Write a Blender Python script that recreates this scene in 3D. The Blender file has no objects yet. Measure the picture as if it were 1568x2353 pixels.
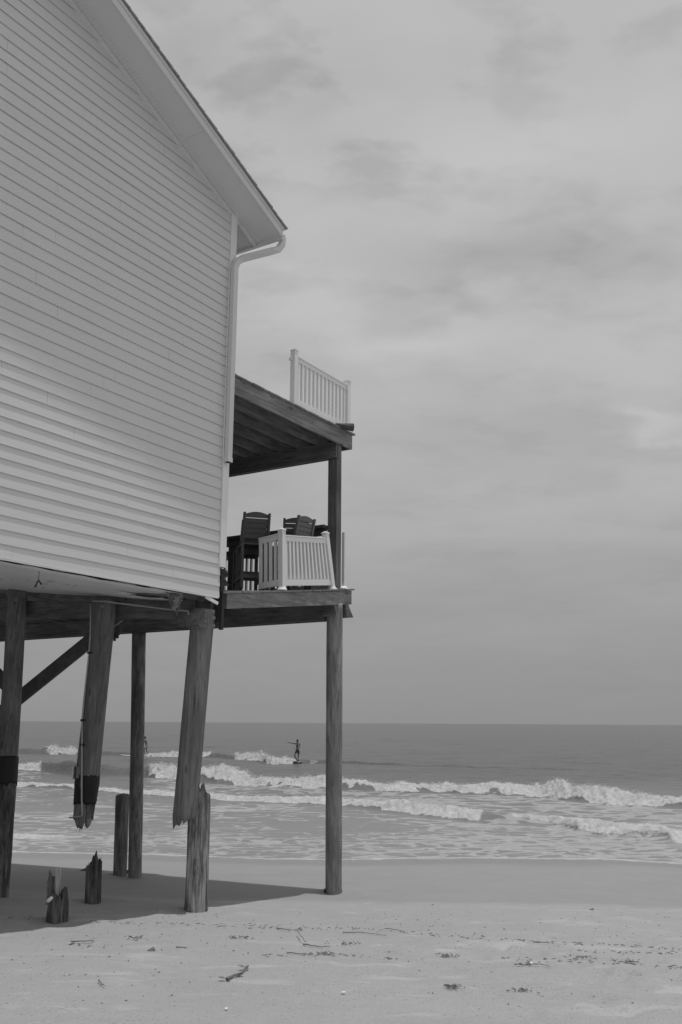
import bpy, bmesh, math, random
import numpy as np
from mathutils import Vector, Matrix, noise as mnoise
random.seed(7)
R = math.radians
scene = bpy.context.scene
col = scene.collection

# ---------------------------------------------------------------- camera
# world frame: the eye is at the origin, Y looks out to sea, Z up
F = 2127.0; CX = 784.0; CY = 1176.5            # lens in units of a 1568 x 2353 picture
PITCH = math.atan(485.0 / F); ROLL = 0.0059
cam_d = bpy.data.cameras.new("camera")
cam = bpy.data.objects.new("camera", cam_d); col.objects.link(cam)
cam_d.sensor_fit = 'VERTICAL'; cam_d.sensor_height = 36.0
cam_d.lens = 36.0 * F / 2353.0
cam_d.clip_start = 0.1; cam_d.clip_end = 90000
fw = np.array([0, math.cos(PITCH), math.sin(PITCH)])
up0 = np.array([0, -math.sin(PITCH), math.cos(PITCH)]); rt0 = np.array([1., 0, 0])
rt = rt0 * math.cos(ROLL) + up0 * math.sin(ROLL)
up = up0 * math.cos(ROLL) - rt0 * math.sin(ROLL)
M = Matrix(((rt[0], up[0], -fw[0], 0), (rt[1], up[1], -fw[1], 0), (rt[2], up[2], -fw[2], 0), (0, 0, 0, 1)))
cam.matrix_world = M
scene.camera = cam

# ---------------------------------------------------------------- frame of the house
A_ = rt * (2150 - CX) / F - up * (1669.6 - CY) / F + fw
U = np.array([A_[0], A_[1], 0]); U /= np.linalg.norm(U)      # along the gable wall, out to sea
N = np.array([U[1], -U[0], 0]); W = -N                        # W: into the house (to the left)
D0 = 8.56                                                     # the gable wall stands 8.56 m off the eye
UANG = math.atan2(U[1], U[0])
def H(t, w, z): return U * t + W * (w + D0) + np.array([0, 0, z])
def ray(x, y): return rt * (x - CX) / F - up * (y - CY) / F + fw
def hc(p): return (float(p @ U), float(p @ W) - D0, float(p[2]))
def on_w(x, y, w=0.0): r = ray(x, y); return hc(r * ((D0 + w) / (r @ W)))
def on_t(x, y, t): r = ray(x, y); return hc(r * (t / (r @ U)))
def on_z(x, y, z): r = ray(x, y); return r * (z / r[2])

# ---------------------------------------------------------------- sky and sun
KW, KT = 0.107, 0.016             # shadows move this far inward / seaward per metre of drop
sdir = -(W * KW + U * KT) + np.array([0, 0, 1.0]); sdir /= np.linalg.norm(sdir)
sun_el = math.asin(sdir[2]); sun_az = math.atan2(sdir[0], sdir[1])
world = bpy.data.worlds.new("World"); scene.world = world; world.use_nodes = True
nt = world.node_tree; nt.nodes.clear()
def nd(nt, typ, **kw):
    n = nt.nodes.new(typ)
    for k, v in kw.items(): setattr(n, k, v)
    return n
def ln(nt, a, b): nt.links.new(a, b)
def mth(nt, op, a, b=None, c=None, clamp=False):
    n = nd(nt, 'ShaderNodeMath', operation=op, use_clamp=clamp)
    for i, v in enumerate((a, b, c)):
        if v is None: continue
        if isinstance(v, (int, float)): n.inputs[i].default_value = v
        else: ln(nt, v, n.inputs[i])
    return n.outputs[0]
def ramp(nt, fac, stops, interp='LINEAR'):
    n = nd(nt, 'ShaderNodeValToRGB'); cr = n.color_ramp; cr.interpolation = interp
    while len(cr.elements) < len(stops): cr.elements.new(0.5)
    for e, (p, v) in zip(cr.elements, stops):
        e.position = p; e.color = (v, v, v, 1)
    ln(nt, fac, n.inputs[0]); return n.outputs[0]
def maprange(nt, v, a, b, c, d, smooth=False):
    n = nd(nt, 'ShaderNodeMapRange'); n.clamp = True
    if smooth: n.interpolation_type = 'SMOOTHSTEP'
    ln(nt, v, n.inputs[0])
    for i, q in zip((1, 2, 3, 4), (a, b, c, d)):
        if isinstance(q, (int, float)): n.inputs[i].default_value = q
        else: ln(nt, q, n.inputs[i])
    return n.outputs[0]
def noise(nt, vec, scale, detail=4, rough=0.55, dist=0.0, typ='FBM'):
    n = nd(nt, 'ShaderNodeTexNoise'); n.noise_dimensions = '3D'
    n.inputs['Scale'].default_value = scale; n.inputs['Detail'].default_value = detail
    n.inputs['Roughness'].default_value = rough; n.inputs['Distortion'].default_value = dist
    if vec is not None: ln(nt, vec, n.inputs['Vector'])
    return n.outputs[0]

sky = nd(nt, 'ShaderNodeTexSky', sky_type='NISHITA'); sky.sun_disc = False
sky.sun_elevation = sun_el; sky.sun_rotation = sun_az; sky.air_density = 1.0; sky.dust_density = 3.0
bw = nd(nt, 'ShaderNodeRGBToBW'); ln(nt, sky.outputs[0], bw.inputs[0])
tc = nd(nt, 'ShaderNodeTexCoord')
sp = nd(nt, 'ShaderNodeSeparateXYZ'); ln(nt, tc.outputs['Generated'], sp.inputs[0])
zz = mth(nt, 'MAXIMUM', sp.outputs[2], 0.0)
den = mth(nt, 'ADD', zz, 0.14)
cb = nd(nt, 'ShaderNodeCombineXYZ')
ln(nt, mth(nt, 'DIVIDE', sp.outputs[0], den), cb.inputs[0]); ln(nt, mth(nt, 'DIVIDE', sp.outputs[1], den), cb.inputs[1])
mp = nd(nt, 'ShaderNodeMapping'); ln(nt, cb.outputs[0], mp.inputs[0]); mp.inputs['Location'].default_value = (12.4, 8.1, 0)
big = noise(nt, mp.outputs[0], 0.70, 2, 0.45, 0.0)
mid = noise(nt, mp.outputs[0], 2.3, 4, 0.55, 0.0)
mp2 = nd(nt, 'ShaderNodeMapping'); ln(nt, cb.outputs[0], mp2.inputs[0]); mp2.inputs['Location'].default_value = (9.3, 4.2, 0); mp2.inputs['Scale'].default_value = (1.0, 1.5, 1)
wisp = noise(nt, mp2.outputs[0], 5.5, 5, 0.55, 0.1)
base = ramp(nt, zz, [(0.0, 0.300), (0.06, 0.318), (0.16, 0.365), (0.28, 0.45), (0.42, 0.54), (0.55, 0.555), (0.70, 0.52), (1.0, 0.46)])
bigr = ramp(nt, big, [(0.0, -0.0), (0.36, 0.0), (0.50, 0.5), (0.64, 1.0)], 'EASE')
gate = ramp(nt, mid, [(0.0, 1.0), (0.42, 0.9), (0.60, 0.25), (1.0, 0.1)])
m1 = mth(nt, 'MULTIPLY', mth(nt, 'SUBTRACT', bigr, 0.5), 0.17)
m2 = mth(nt, 'MULTIPLY', mth(nt, 'SUBTRACT', mid, 0.5), 0.27)
wf = ramp(nt, wisp, [(0.0, 0.0), (0.38, 0.15), (0.50, 0.5), (1.0, 0.62)])
m3 = mth(nt, 'MULTIPLY', mth(nt, 'MULTIPLY', mth(nt, 'SUBTRACT', wf, 0.5), 0.40), gate)
m3 = mth(nt, 'MULTIPLY', m3, maprange(nt, zz, 0.3, 0.62, 0.35, 1.25))
amp = maprange(nt, zz, 0.0, 0.25, 0.12, 1.0)
# the heavier and the thinner parts of the overcast, as soft banks fixed in the sky (bearing, height, spread, strength)
ysafe = mth(nt, 'MAXIMUM', sp.outputs[1], 0.05)
bx = mth(nt, 'ADD', mth(nt, 'DIVIDE', sp.outputs[0], ysafe), mth(nt, 'MULTIPLY', mth(nt, 'SUBTRACT', mid, 0.5), 0.35))
bz = mth(nt, 'ADD', mth(nt, 'DIVIDE', sp.outputs[2], ysafe), mth(nt, 'MULTIPLY', mth(nt, 'SUBTRACT', noise(nt, mp.outputs[0], 3.0, 4, 0.55), 0.5), 0.22))
banks = None
for (qx, qy, rx_, ry_, am) in ((1330, 590, .20, .045, -.15), (1100, 650, .10, .03, -.08), (1400, 1010, .16, .05, -.11), (980, 740, .12, .03, .09), (1150, 330, .22, .075, .08), (700, 690, .12, .04, .06), (1510, 990, .05, .022, .20),
                             (430, 110, .06, .06, -.13), (830, 190, .10, .035, -.04), (640, 260, .05, .02, -.05), (1150, 1250, .2, .05, .03), (1500, 150, .15, .06, -.03)):
    rr_ = ray(qx, qy); ax_, az_ = rr_[0] / rr_[1], rr_[2] / rr_[1]
    g_ = mth(nt, 'ADD', mth(nt, 'POWER', mth(nt, 'ABSOLUTE', mth(nt, 'DIVIDE', mth(nt, 'SUBTRACT', bx, float(ax_)), rx_)), 2.0), mth(nt, 'POWER', mth(nt, 'ABSOLUTE', mth(nt, 'DIVIDE', mth(nt, 'SUBTRACT', bz, float(az_)), ry_)), 2.0))
    e_ = mth(nt, 'MULTIPLY', mth(nt, 'EXPONENT', mth(nt, 'MULTIPLY', g_, -1.0)), am)
    banks = e_ if banks is None else mth(nt, 'ADD', banks, e_)
s_ = mth(nt, 'ADD', mth(nt, 'MULTIPLY', mth(nt, 'ADD', mth(nt, 'ADD', m1, m2), m3), amp), banks)
cl = mth(nt, 'MULTIPLY', mth(nt, 'MULTIPLY', base, mth(nt, 'ADD', s_, 1.0)), 10.0)
mixs = mth(nt, 'ADD', mth(nt, 'MULTIPLY', cl, 0.93), mth(nt, 'MULTIPLY', bw.outputs[0], 0.07))
bg = nd(nt, 'ShaderNodeBackground'); ln(nt, mixs, bg.inputs[0]); bg.inputs[1].default_value = 0.1
wo = nd(nt, 'ShaderNodeOutputWorld'); ln(nt, bg.outputs[0], wo.inputs[0])

sd = bpy.data.lights.new("sun", 'SUN'); sd.energy = 2.2; sd.angle = R(0.9); sd.color = (1, 1, 1)
so = bpy.data.objects.new("sun", sd); col.objects.link(so)
so.rotation_euler = Vector(sdir).to_track_quat('Z', 'Y').to_euler(); so.location = (0, 10, 30)

scene.view_settings.view_transform = 'Standard'; scene.view_settings.look = 'None'
scene.view_settings.gamma = 1; scene.view_settings.exposure = 0.0
scene.cycles.max_bounces = 8

# ---------------------------------------------------------------- helpers
def tag(o, label=None, cat=None, group=None, kind=None):
    if label: o['label'] = label
    if cat: o['category'] = cat
    if group: o['group'] = group
    if kind: o['kind'] = kind
    return o
ROOTLOC = {}
def empty(name, loc):
    o = bpy.data.objects.new(name, None); col.objects.link(o); o.location = Vector(loc); o.empty_display_size = .3
    ROOTLOC[o.name] = np.array(loc, float); return o
class MB:
    """collects faces in world metres; build() links them as ONE mesh object"""
    def __init__(s): s.v = []; s.f = []
    def add(s, vs, fs):
        b = len(s.v); s.v += [tuple(map(float, p)) for p in vs]; s.f += [tuple(b + i for i in f) for f in fs]; return s
    def hexa(s, p):
        # p: 4 bottom corners in order then 4 top corners
        return s.add(p, [(0, 3, 2, 1), (4, 5, 6, 7), (0, 1, 5, 4), (1, 2, 6, 5), (2, 3, 7, 6), (3, 0, 4, 7)])
    def hbox(s, t0, t1, w0, w1, z0, z1):          # a box square to the house
        return s.hexa([H(t0, w0, z0), H(t1, w0, z0), H(t1, w1, z0), H(t0, w1, z0), H(t0, w0, z1), H(t1, w0, z1), H(t1, w1, z1), H(t0, w1, z1)])
    def beam(s, a, b, wd, ht, upv=(0, 0, 1)):     # plank between two world points
        a = np.array(a, float); b = np.array(b, float); d = b - a; d /= np.linalg.norm(d)
        u_ = np.array(upv, float); sd_ = np.cross(d, u_); sd_ /= np.linalg.norm(sd_); u2 = np.cross(sd_, d)
        x = sd_ * wd / 2; y = u2 * ht / 2
        return s.hexa([a - x - y, a + x - y, b + x - y, b - x - y, a - x + y, a + x + y, b + x + y, b - x + y])
    def tube(s, pts, r, seg=10, cap=True):
        pts = [np.array(p, float) for p in pts]; n = len(pts)
        rs = r if isinstance(r, (list, tuple)) else [r] * n
        vs = []; fs = []; prev = None
        for i in range(n):
            d = pts[min(i + 1, n - 1)] - pts[max(i - 1, 0)]; d /= np.linalg.norm(d)
            if prev is None:
                ref = np.array([0, 0, 1.]) if abs(d[2]) < .9 else np.array([1., 0, 0])
                a = np.cross(d, ref)
            else: a = prev - d * (prev @ d)
            a /= np.linalg.norm(a); b = np.cross(d, a); prev = a
            for k in range(seg):
                th = 2 * math.pi * k / seg; vs.append(pts[i] + (a * math.cos(th) + b * math.sin(th)) * rs[i])
        for i in range(n - 1):
            for k in range(seg):
                k2 = (k + 1) % seg; fs.append((i * seg + k, i * seg + k2, (i + 1) * seg + k2, (i + 1) * seg + k))
        if cap: fs.append(tuple(range(seg))[::-1]); fs.append(tuple((n - 1) * seg + k for k in range(seg)))
        return s.add(vs, fs)
    def rtube(s, pts, wd, ht, upv):               # rectangular tube along a path
        pts = [np.array(p, float) for p in pts]; n = len(pts); vs = []; fs = []
        for i in range(n):
            d = pts[min(i + 1, n - 1)] - pts[max(i - 1, 0)]; d /= np.linalg.norm(d)
            sd_ = np.array(upv, float); sd_ -= d * (sd_ @ d); sd_ /= np.linalg.norm(sd_); q = np.cross(d, sd_)
            for (i1, i2) in ((-1, -1), (1, -1), (1, 1), (-1, 1)): vs.append(pts[i] + sd_ * i1 * wd / 2 + q * i2 * ht / 2)
        for i in range(n - 1):
            for k in range(4):
                k2 = (k + 1) % 4; fs.append((i * 4 + k, i * 4 + k2, (i + 1) * 4 + k2, (i + 1) * 4 + k))
        fs.append((3, 2, 1, 0)); fs.append(tuple((n - 1) * 4 + k for k in range(4)))
        return s.add(vs, fs)
    def build(s, name, mat, parent=None, smooth=False, bevel=0.0, origin=None):
        v = np.array(s.v)
        root = parent
        while root is not None and root.parent is not None: root = root.parent
        off = ROOTLOC.get(root.name, np.zeros(3)) if root is not None else np.zeros(3)
        o_loc = np.zeros(3)
        if root is None:
            o_loc = np.array(origin if origin is not None else (v[:, 0].mean(), v[:, 1].mean(), v[:, 2].min()), float); off = o_loc
        me = bpy.data.meshes.new(name); me.from_pydata((v - off).tolist(), [], s.f); me.update()
        bm = bmesh.new(); bm.from_mesh(me); bmesh.ops.recalc_face_normals(bm, faces=bm.faces)
        if bevel > 0: bmesh.ops.bevel(bm, geom=list(bm.edges), offset=bevel, segments=1, affect='EDGES', clamp_overlap=True)
        bm.to_mesh(me); bm.free()
        if smooth:
            for p in me.polygons: p.use_smooth = True
        o = bpy.data.objects.new(name, me); col.objects.link(o)
        me.materials.append(mat)
        if parent is not None: o.parent = parent
        else: o.location = Vector(o_loc); ROOTLOC[o.name] = o_loc
        return o
def box_obj(name, mat, parent, *args, **kw): return MB().hbox(*args).build(name, mat, parent, **kw)
def copy_tree(o, parent=None):
    c = o.copy(); col.objects.link(c); c.parent = parent
    for ch in [x for x in bpy.data.objects if x.parent == o and x.name != c.name]: copy_tree(ch, c)
    return c

# ---------------------------------------------------------------- materials (the photograph is black and white)
def new_mat(name):
    m = bpy.data.materials.new(name); m.use_nodes = True; t = m.node_tree
    b = t.nodes['Principled BSDF']; return m, t, b
def grey(v): return (v, v, v, 1)
def paint(name, v, rough=0.45, var=0.06, scale=3.0, bump=0.0, dirt=0.0):
    m, t, b = new_mat(name); tcn = nd(t, 'ShaderNodeTexCoord')
    n = noise(t, tcn.outputs['Object'], scale, 5, 0.6)
    val = mth(t, 'ADD', mth(t, 'MULTIPLY', mth(t, 'SUBTRACT', n, 0.5), var * 2 * v), v)
    if dirt > 0:
        mpn = nd(t, 'ShaderNodeMapping'); mpn.inputs['Scale'].default_value = (9, 9, 0.7); ln(t, tcn.outputs['Object'], mpn.inputs[0])
        d = ramp(t, noise(t, mpn.outputs[0], 1.5, 6, 0.65), [(0.0, 0.0), (0.5, 0.0), (0.75, 1.0)])
        val = mth(t, 'MULTIPLY', val, mth(t, 'SUBTRACT', 1.0, mth(t, 'MULTIPLY', d, dirt)))
    ln(t, val, b.inputs['Base Color']); b.inputs['Roughness'].default_value = rough
    if bump > 0:
        bp = nd(t, 'ShaderNodeBump'); bp.inputs['Strength'].default_value = bump; bp.inputs['Distance'].default_value = 0.01
        ln(t, noise(t, tcn.outputs['Object'], scale * 12, 4, 0.6), bp.inputs['Height']); ln(t, bp.outputs[0], b.inputs['Normal'])
    return m
def wood(name, v, axis='z', contrast=0.5, rough=0.8, bump=0.5, fine=1.0, streak=0.0, knots=False, crack=0.35):
    m, t, b = new_mat(name); tcn = nd(t, 'ShaderNodeTexCoord')
    mr = nd(t, 'ShaderNodeMapping'); ln(t, tcn.outputs['Object'], mr.inputs[0])
    ms = nd(t, 'ShaderNodeMapping'); ln(t, mr.outputs[0], ms.inputs[0])
    if axis in 'uw': mr.vector_type = 'POINT'; mr.inputs['Rotation'].default_value = (0, 0, -UANG)
    sc = {'z': (14, 14, 0.9), 'u': (0.9, 14, 14), 'w': (14, 0.9, 14)}[axis]
    ms.inputs['Scale'].default_value = tuple(q * fine for q in sc)
    g = noise(t, ms.outputs[0], 1.6, 7, 0.62, 0.35)
    lo = noise(t, tcn.outputs['Object'], 1.3, 3, 0.5)
    g2 = ramp(t, g, [(0.25, 1 - contrast), (0.5, 1.0), (0.72, 1 + contrast * .8)])
    val = mth(t, 'MULTIPLY', mth(t, 'MULTIPLY', g2, v), mth(t, 'ADD', mth(t, 'MULTIPLY', lo, 0.7), 0.65))
    if streak > 0:     # dark weathered blotches with a shape of their own
        mq = nd(t, 'ShaderNodeMapping'); ln(t, mr.outputs[0], mq.inputs[0]); mq.inputs['Scale'].default_value = tuple(math.sqrt(q) * 1.6 for q in sc)
        st = ramp(t, noise(t, mq.outputs[0], 1.1, 5, 0.7), [(0.0, 1.0), (0.42, 1.0), (0.56, 1.0 - streak), (1.0, 1.0 - streak)])
        val = mth(t, 'MULTIPLY', val, st)
    mc_ = nd(t, 'ShaderNodeMapping'); ln(t, mr.outputs[0], mc_.inputs[0]); mc_.inputs['Scale'].default_value = tuple((3.2 * q if q > 2 else q * 1.1) for q in sc)
    ck = ramp(t, noise(t, mc_.outputs[0], 1.0, 3, 0.5, 0.2), [(0.0, 1 - crack), (0.36, 1 - crack), (0.41, 1.0), (0.66, 1.0), (0.74, 1.0 + crack * .5)])
    val = mth(t, 'MULTIPLY', val, ck)
    if knots:
        vo = nd(t, 'ShaderNodeTexVoronoi'); vo.feature = 'F1'; vo.inputs['Scale'].default_value = 1.0
        mk = nd(t, 'ShaderNodeMapping'); ln(t, mr.outputs[0], mk.inputs[0]); mk.inputs['Scale'].default_value = {'z': (6, 6, 1.6), 'u': (1.6, 6, 6), 'w': (6, 1.6, 6)}[axis]
        ln(t, mk.outputs[0], vo.inputs['Vector'])
        kk = maprange(t, vo.outputs['Distance'], 0.07, 0.16, 0.45, 1.0, True)
        val = mth(t, 'MULTIPLY', val, kk)
    ln(t, val, b.inputs['Base Color']); b.inputs['Roughness'].default_value = rough
    bp = nd(t, 'ShaderNodeBump'); bp.inputs['Strength'].default_value = bump; bp.inputs['Distance'].default_value = 0.012
    ln(t, g, bp.inputs['Height']); ln(t, bp.outputs[0], b.inputs['Normal'])
    return m
M_ = {}
M_['vinyl'] = paint('white_vinyl', 0.80, 0.4, 0.05, 2.0, dirt=0.06)
M_['trim'] = paint('white_trim', 0.70, 0.5, 0.05, 1.5, dirt=0.15)
M_['soffit'] = paint('soffit_panel', 0.66, 0.55, 0.06, 0.8)
M_['fascia'] = paint('fascia_paint', 0.66, 0.5, 0.05, 1.2)
M_['shingle'] = paint('shingle', 0.42, 0.95, 0.5, 14.0, 0.8)
M_['pile'] = wood('pile_wood', 0.20, 'z', 0.42, streak=0.25, knots=True)
M_['pile_mid'] = wood('weathered_pile_wood', 0.29, 'z', 0.42, streak=0.25)
M_['pile_dark'] = wood('damp_pile_wood', 0.23, 'z', 0.5, streak=0.45)
M_['pile_worn'] = wood('eroded_pile_wood', 0.36, 'z', 0.75, bump=1.0, streak=0.6)
M_['pile_rot'] = wood('rotten_wood', 0.155, 'z', 0.8, bump=1.0, streak=0.6, fine=1.2)
M_['pale'] = wood('pale_wood_painted_sun', 0.50, 'z', 0.5, bump=0.9, streak=0.35)  # pale wood, brightened further: sun on the stump splinters painted into the colour
M_['beam_u'] = wood('timber_along_gable', 0.25, 'u', 0.4, streak=0.25, knots=True)
M_['beam_w'] = wood('timber_along_front', 0.17, 'w', 0.45, streak=0.3)
M_['joist'] = wood('joist_timber', 0.22, 'u', 0.45, streak=0.3)
M_['deck'] = wood('deck_boards', 0.20, 'w', 0.4)
M_['post'] = wood('post_timber', 0.15, 'z', 0.4, streak=0.25)
M_['tar'] = paint('tar', 0.010, 0.6, 0.3, 6.0, 0.5)
M_['chair'] = paint('dark_chair_plastic', 0.075, 0.5, 0.1, 6.0)
M_['chair2'] = paint('lighter_chair_plastic', 0.13, 0.5, 0.1, 6.0)  # lighter chair tone, for the chair right of the railing post
M_['metal'] = paint('galvanised_metal', 0.2, 0.5, 0.2, 20.0)
M_['dark'] = paint('near_black', 0.03, 0.8, 0.3, 5.0)
M_['skin2'] = paint('tanned_skin', 0.16, 0.5, 0.08, 8.0)
M_['pipe'] = paint('grey_conduit', 0.42, 0.5, 0.1, 6.0)
M_['skin'] = paint('skin', 0.085, 0.5, 0.08, 8.0)
M_['hair'] = paint('hair', 0.02, 0.6, 0.1, 8.0)
M_['shorts'] = paint('dark_shorts', 0.03, 0.8, 0.1, 8.0)
M_['shorts2'] = paint('grey_shorts', 0.30, 0.8, 0.1, 8.0)
M_['board'] = paint('surfboard_resin', 0.75, 0.25, 0.03, 2.0)
M_['board2'] = paint('dark_surfboard_resin', 0.24, 0.3, 0.03, 2.0)
M_['tarp'] = paint('rolled_fabric', 0.07, 0.8, 0.3, 9.0, 0.4)
M_['weed'] = paint('dry_weed', 0.15, 0.95, 0.4, 25.0)
M_['shell'] = paint('shell', 0.75, 0.5, 0.1, 25.0)
M_['felt'] = paint('torn_felt', 0.26, 0.95, 0.5, 14.0, 1.0)
M_['brace'] = wood('brace_timber', 0.11, 'u', 0.3, streak=0.25)

# siding: painted boards with an embossed wood grain
def siding_mat():
    m, t, b = new_mat('embossed_siding'); tcn = nd(t, 'ShaderNodeTexCoord')
    mr = nd(t, 'ShaderNodeMapping'); ln(t, tcn.outputs['Object'], mr.inputs[0]); mr.inputs['Rotation'].default_value = (0, 0, -UANG)
    ms = nd(t, 'ShaderNodeMapping'); ln(t, mr.outputs[0], ms.inputs[0]); ms.inputs['Scale'].default_value = (1.6, 10, 26)
    n = noise(t, tcn.outputs['Object'], 0.6, 4, 0.55)
    val = mth(t, 'ADD', mth(t, 'MULTIPLY', mth(t, 'SUBTRACT', n, 0.5), 0.06), 0.655)
    mk = nd(t, 'ShaderNodeMapping'); ln(t, mr.outputs[0], mk.inputs[0]); mk.inputs['Scale'].default_value = (0.28, 1, 3.1)
    wn = nd(t, 'ShaderNodeTexWhiteNoise'); wn.noise_dimensions = '1D'
    sz = nd(t, 'ShaderNodeSeparateXYZ'); ln(t, tcn.outputs['Object'], sz.inputs[0])
    ln(t, mth(t, 'FLOOR', mth(t, 'DIVIDE', mth(t, 'SUBTRACT', sz.outputs[2], Z_SID0), EXPO)), wn.inputs['W'])
    val = mth(t, 'MULTIPLY', val, mth(t, 'ADD', mth(t, 'MULTIPLY', wn.outputs[0], 0.035), 0.98))
    vo = nd(t, 'ShaderNodeTexVoronoi'); vo.inputs['Scale'].default_value = 2.3; ln(t, tcn.outputs['Object'], vo.inputs['Vector'])
    val = mth(t, 'MULTIPLY', val, maprange(t, vo.outputs['Distance'], 0.012, 0.03, 0.6, 1.0, True))
    ln(t, val, b.inputs['Base Color']); b.inputs['Roughness'].default_value = 0.5
    g = noise(t, ms.outputs[0], 2.0, 5, 0.6, 1.2)
    bp = nd(t, 'ShaderNodeBump'); bp.inputs['Strength'].default_value = 0.35; bp.inputs['Distance'].default_value = 0.006
    ln(t, g, bp.inputs['Height']); ln(t, bp.outputs[0], b.inputs['Normal'])
    return m

# ---------------------------------------------------------------- noise on arrays
def vnoise(x, y, seed=0):
    xi = np.floor(x).astype(np.int64); yi = np.floor(y).astype(np.int64); xf = x - xi; yf = y - yi
    def h(a, b):
        n = (a * 374761393 + b * 668265263 + seed * 974711 + 1013904223) & 0x7fffffff
        n = ((n ^ (n >> 13)) * 1274126177) & 0x7fffffff
        n = (n ^ (n >> 16)) & 0x7fffffff
        return (n % 65536) / 65535.0
    u = xf * xf * xf * (xf * (xf * 6 - 15) + 10); v = yf * yf * yf * (yf * (yf * 6 - 15) + 10)
    a = h(xi, yi); b = h(xi + 1, yi); c = h(xi, yi + 1); d = h(xi + 1, yi + 1)
    return (a * (1 - u) + b * u) * (1 - v) + (c * (1 - u) + d * u) * v - 0.5
def fbm(x, y, o=4, seed=0, g=0.5):
    r = 0; a = 1.0
    for i in range(o):
        r = r + a * vnoise(x, y, seed + i * 17); x = x * 2.03 + 11.3; y = y * 2.03 + 5.7; a *= g
    return r
def sstep(a, b, x):
    t = np.clip((x - a) / (b - a), 0, 1); return t * t * (3 - 2 * t)

# ---------------------------------------------------------------- ground (sand)
SL = -3.2
def shore(X):
    X = np.asarray(X, float)
    return np.interp(X, [-80, -8, -4, 0, 3, 6.3, 8.1, 60], [29, 24.4, 24.0, 23.4, 23.75, 23.7, 23.0, 20]) + 0.35 * fbm(X * 0.35, X * 0, 3, 5)
_rp = random.Random(17); PITS = [(_rp.uniform(.2, 4.6), _rp.uniform(7.6, 10.6)) for _ in range(26)] + [(_rp.uniform(-3.0, 0), _rp.uniform(8, 11.5)) for _ in range(6)]
def ground(X, Y):
    X = np.asarray(X, float); Y = np.asarray(Y, float)
    Ys = shore(X)
    Yn = Y * (23.4 / Ys)
    z = np.interp(Yn, [-400, -40, 0, 6, 9, 11.5, 13.3, 14.8, 16.24, 18.6, 23.4, 30, 60, 400], [-0.2, -0.4, -1.30, -1.86, -2.13, -2.36, -2.5, -2.63, -2.745, -2.87, -3.2, -3.75, -6.0, -9])
    far = sstep(12.0, 16.0, Y)
    z = z + (1 - far * 0.85) * (0.035 * fbm(X * 0.45, Y * 0.6, 3, 21) + 0.018 * fbm(X * 2.2, Y * 2.6, 3, 31))
    for (sx, sy, sr) in ((-1.92, 13.4, .42), (-3.38, 12.0, .36), (-3.56, 14.45, .34), (-.08, 16.3, .36), (-3.95, 18.7, .34)):
        q = ((X - sx) ** 2 + (Y - sy) ** 2) / sr ** 2; z = z - 0.045 * np.exp(-q * 1.6) + 0.02 * np.exp(-((np.sqrt(q) - 1.35) / .35) ** 2)
    for i, (sx, sy) in enumerate(PITS):
        ca, sa = math.cos(i * 1.7), math.sin(i * 1.7); dx_ = X - sx; dy_ = Y - sy; a_ = (dx_ * ca + dy_ * sa) / .15; b_ = (-dx_ * sa + dy_ * ca) / .06
        q = a_ ** 2 + b_ ** 2; z = z - 0.035 * np.exp(-q) + 0.012 * np.exp(-((np.sqrt(q) - 1.7) / .45) ** 2)
    # shallow footprints and hummocks on the dry right-hand side
    hum = sstep(-0.5, 2.5, X) * (1 - sstep(10.0, 12.0, Y))
    z = z + hum * 0.05 * np.minimum(fbm(X * 3.1, Y * 3.4, 2, 44) * 2.0, 0.15)
    return z
def gz(x, y): return float(ground(np.array([x]), np.array([y]))[0])
def on_ground(x, y):
    r = ray(x, y); Ys = np.linspace(4, 26, 4401); X = r[0] / r[1] * Ys
    z = ground(X, Ys); k = np.argmin(np.abs(z - r[2] / r[1] * Ys)); return np.array([X[k], Ys[k], z[k]])
def grid_mesh(name, X, Y, Z, mat, attrs=None, smooth=True):
    r, c = X.shape
    me = bpy.data.meshes.new(name); me.vertices.add(r * c)
    me.vertices.foreach_set('co', np.stack([X, Y, Z], -1).astype(np.float32).ravel())
    i = np.arange((r - 1) * c).reshape(r - 1, c)[:, :-1]
    q = np.stack([i, i + 1, i + 1 + c, i + c], -1).reshape(-1, 4)
    me.loops.add(q.size); me.loops.foreach_set('vertex_index', q.ravel().astype(np.int32))
    me.polygons.add(len(q)); me.polygons.foreach_set('loop_start', (np.arange(len(q)) * 4).astype(np.int32))
    me.polygons.foreach_set('use_smooth', np.ones(len(q), bool))
    me.update(calc_edges=True); me.validate()
    for k, a in (attrs or {}).items():
        at = me.attributes.new(k, 'FLOAT', 'POINT'); at.data.foreach_set('value', a.astype(np.float32).ravel())
    me.materials.append(mat)
    o = bpy.data.objects.new(name, me); col.objects.link(o); return o

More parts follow.
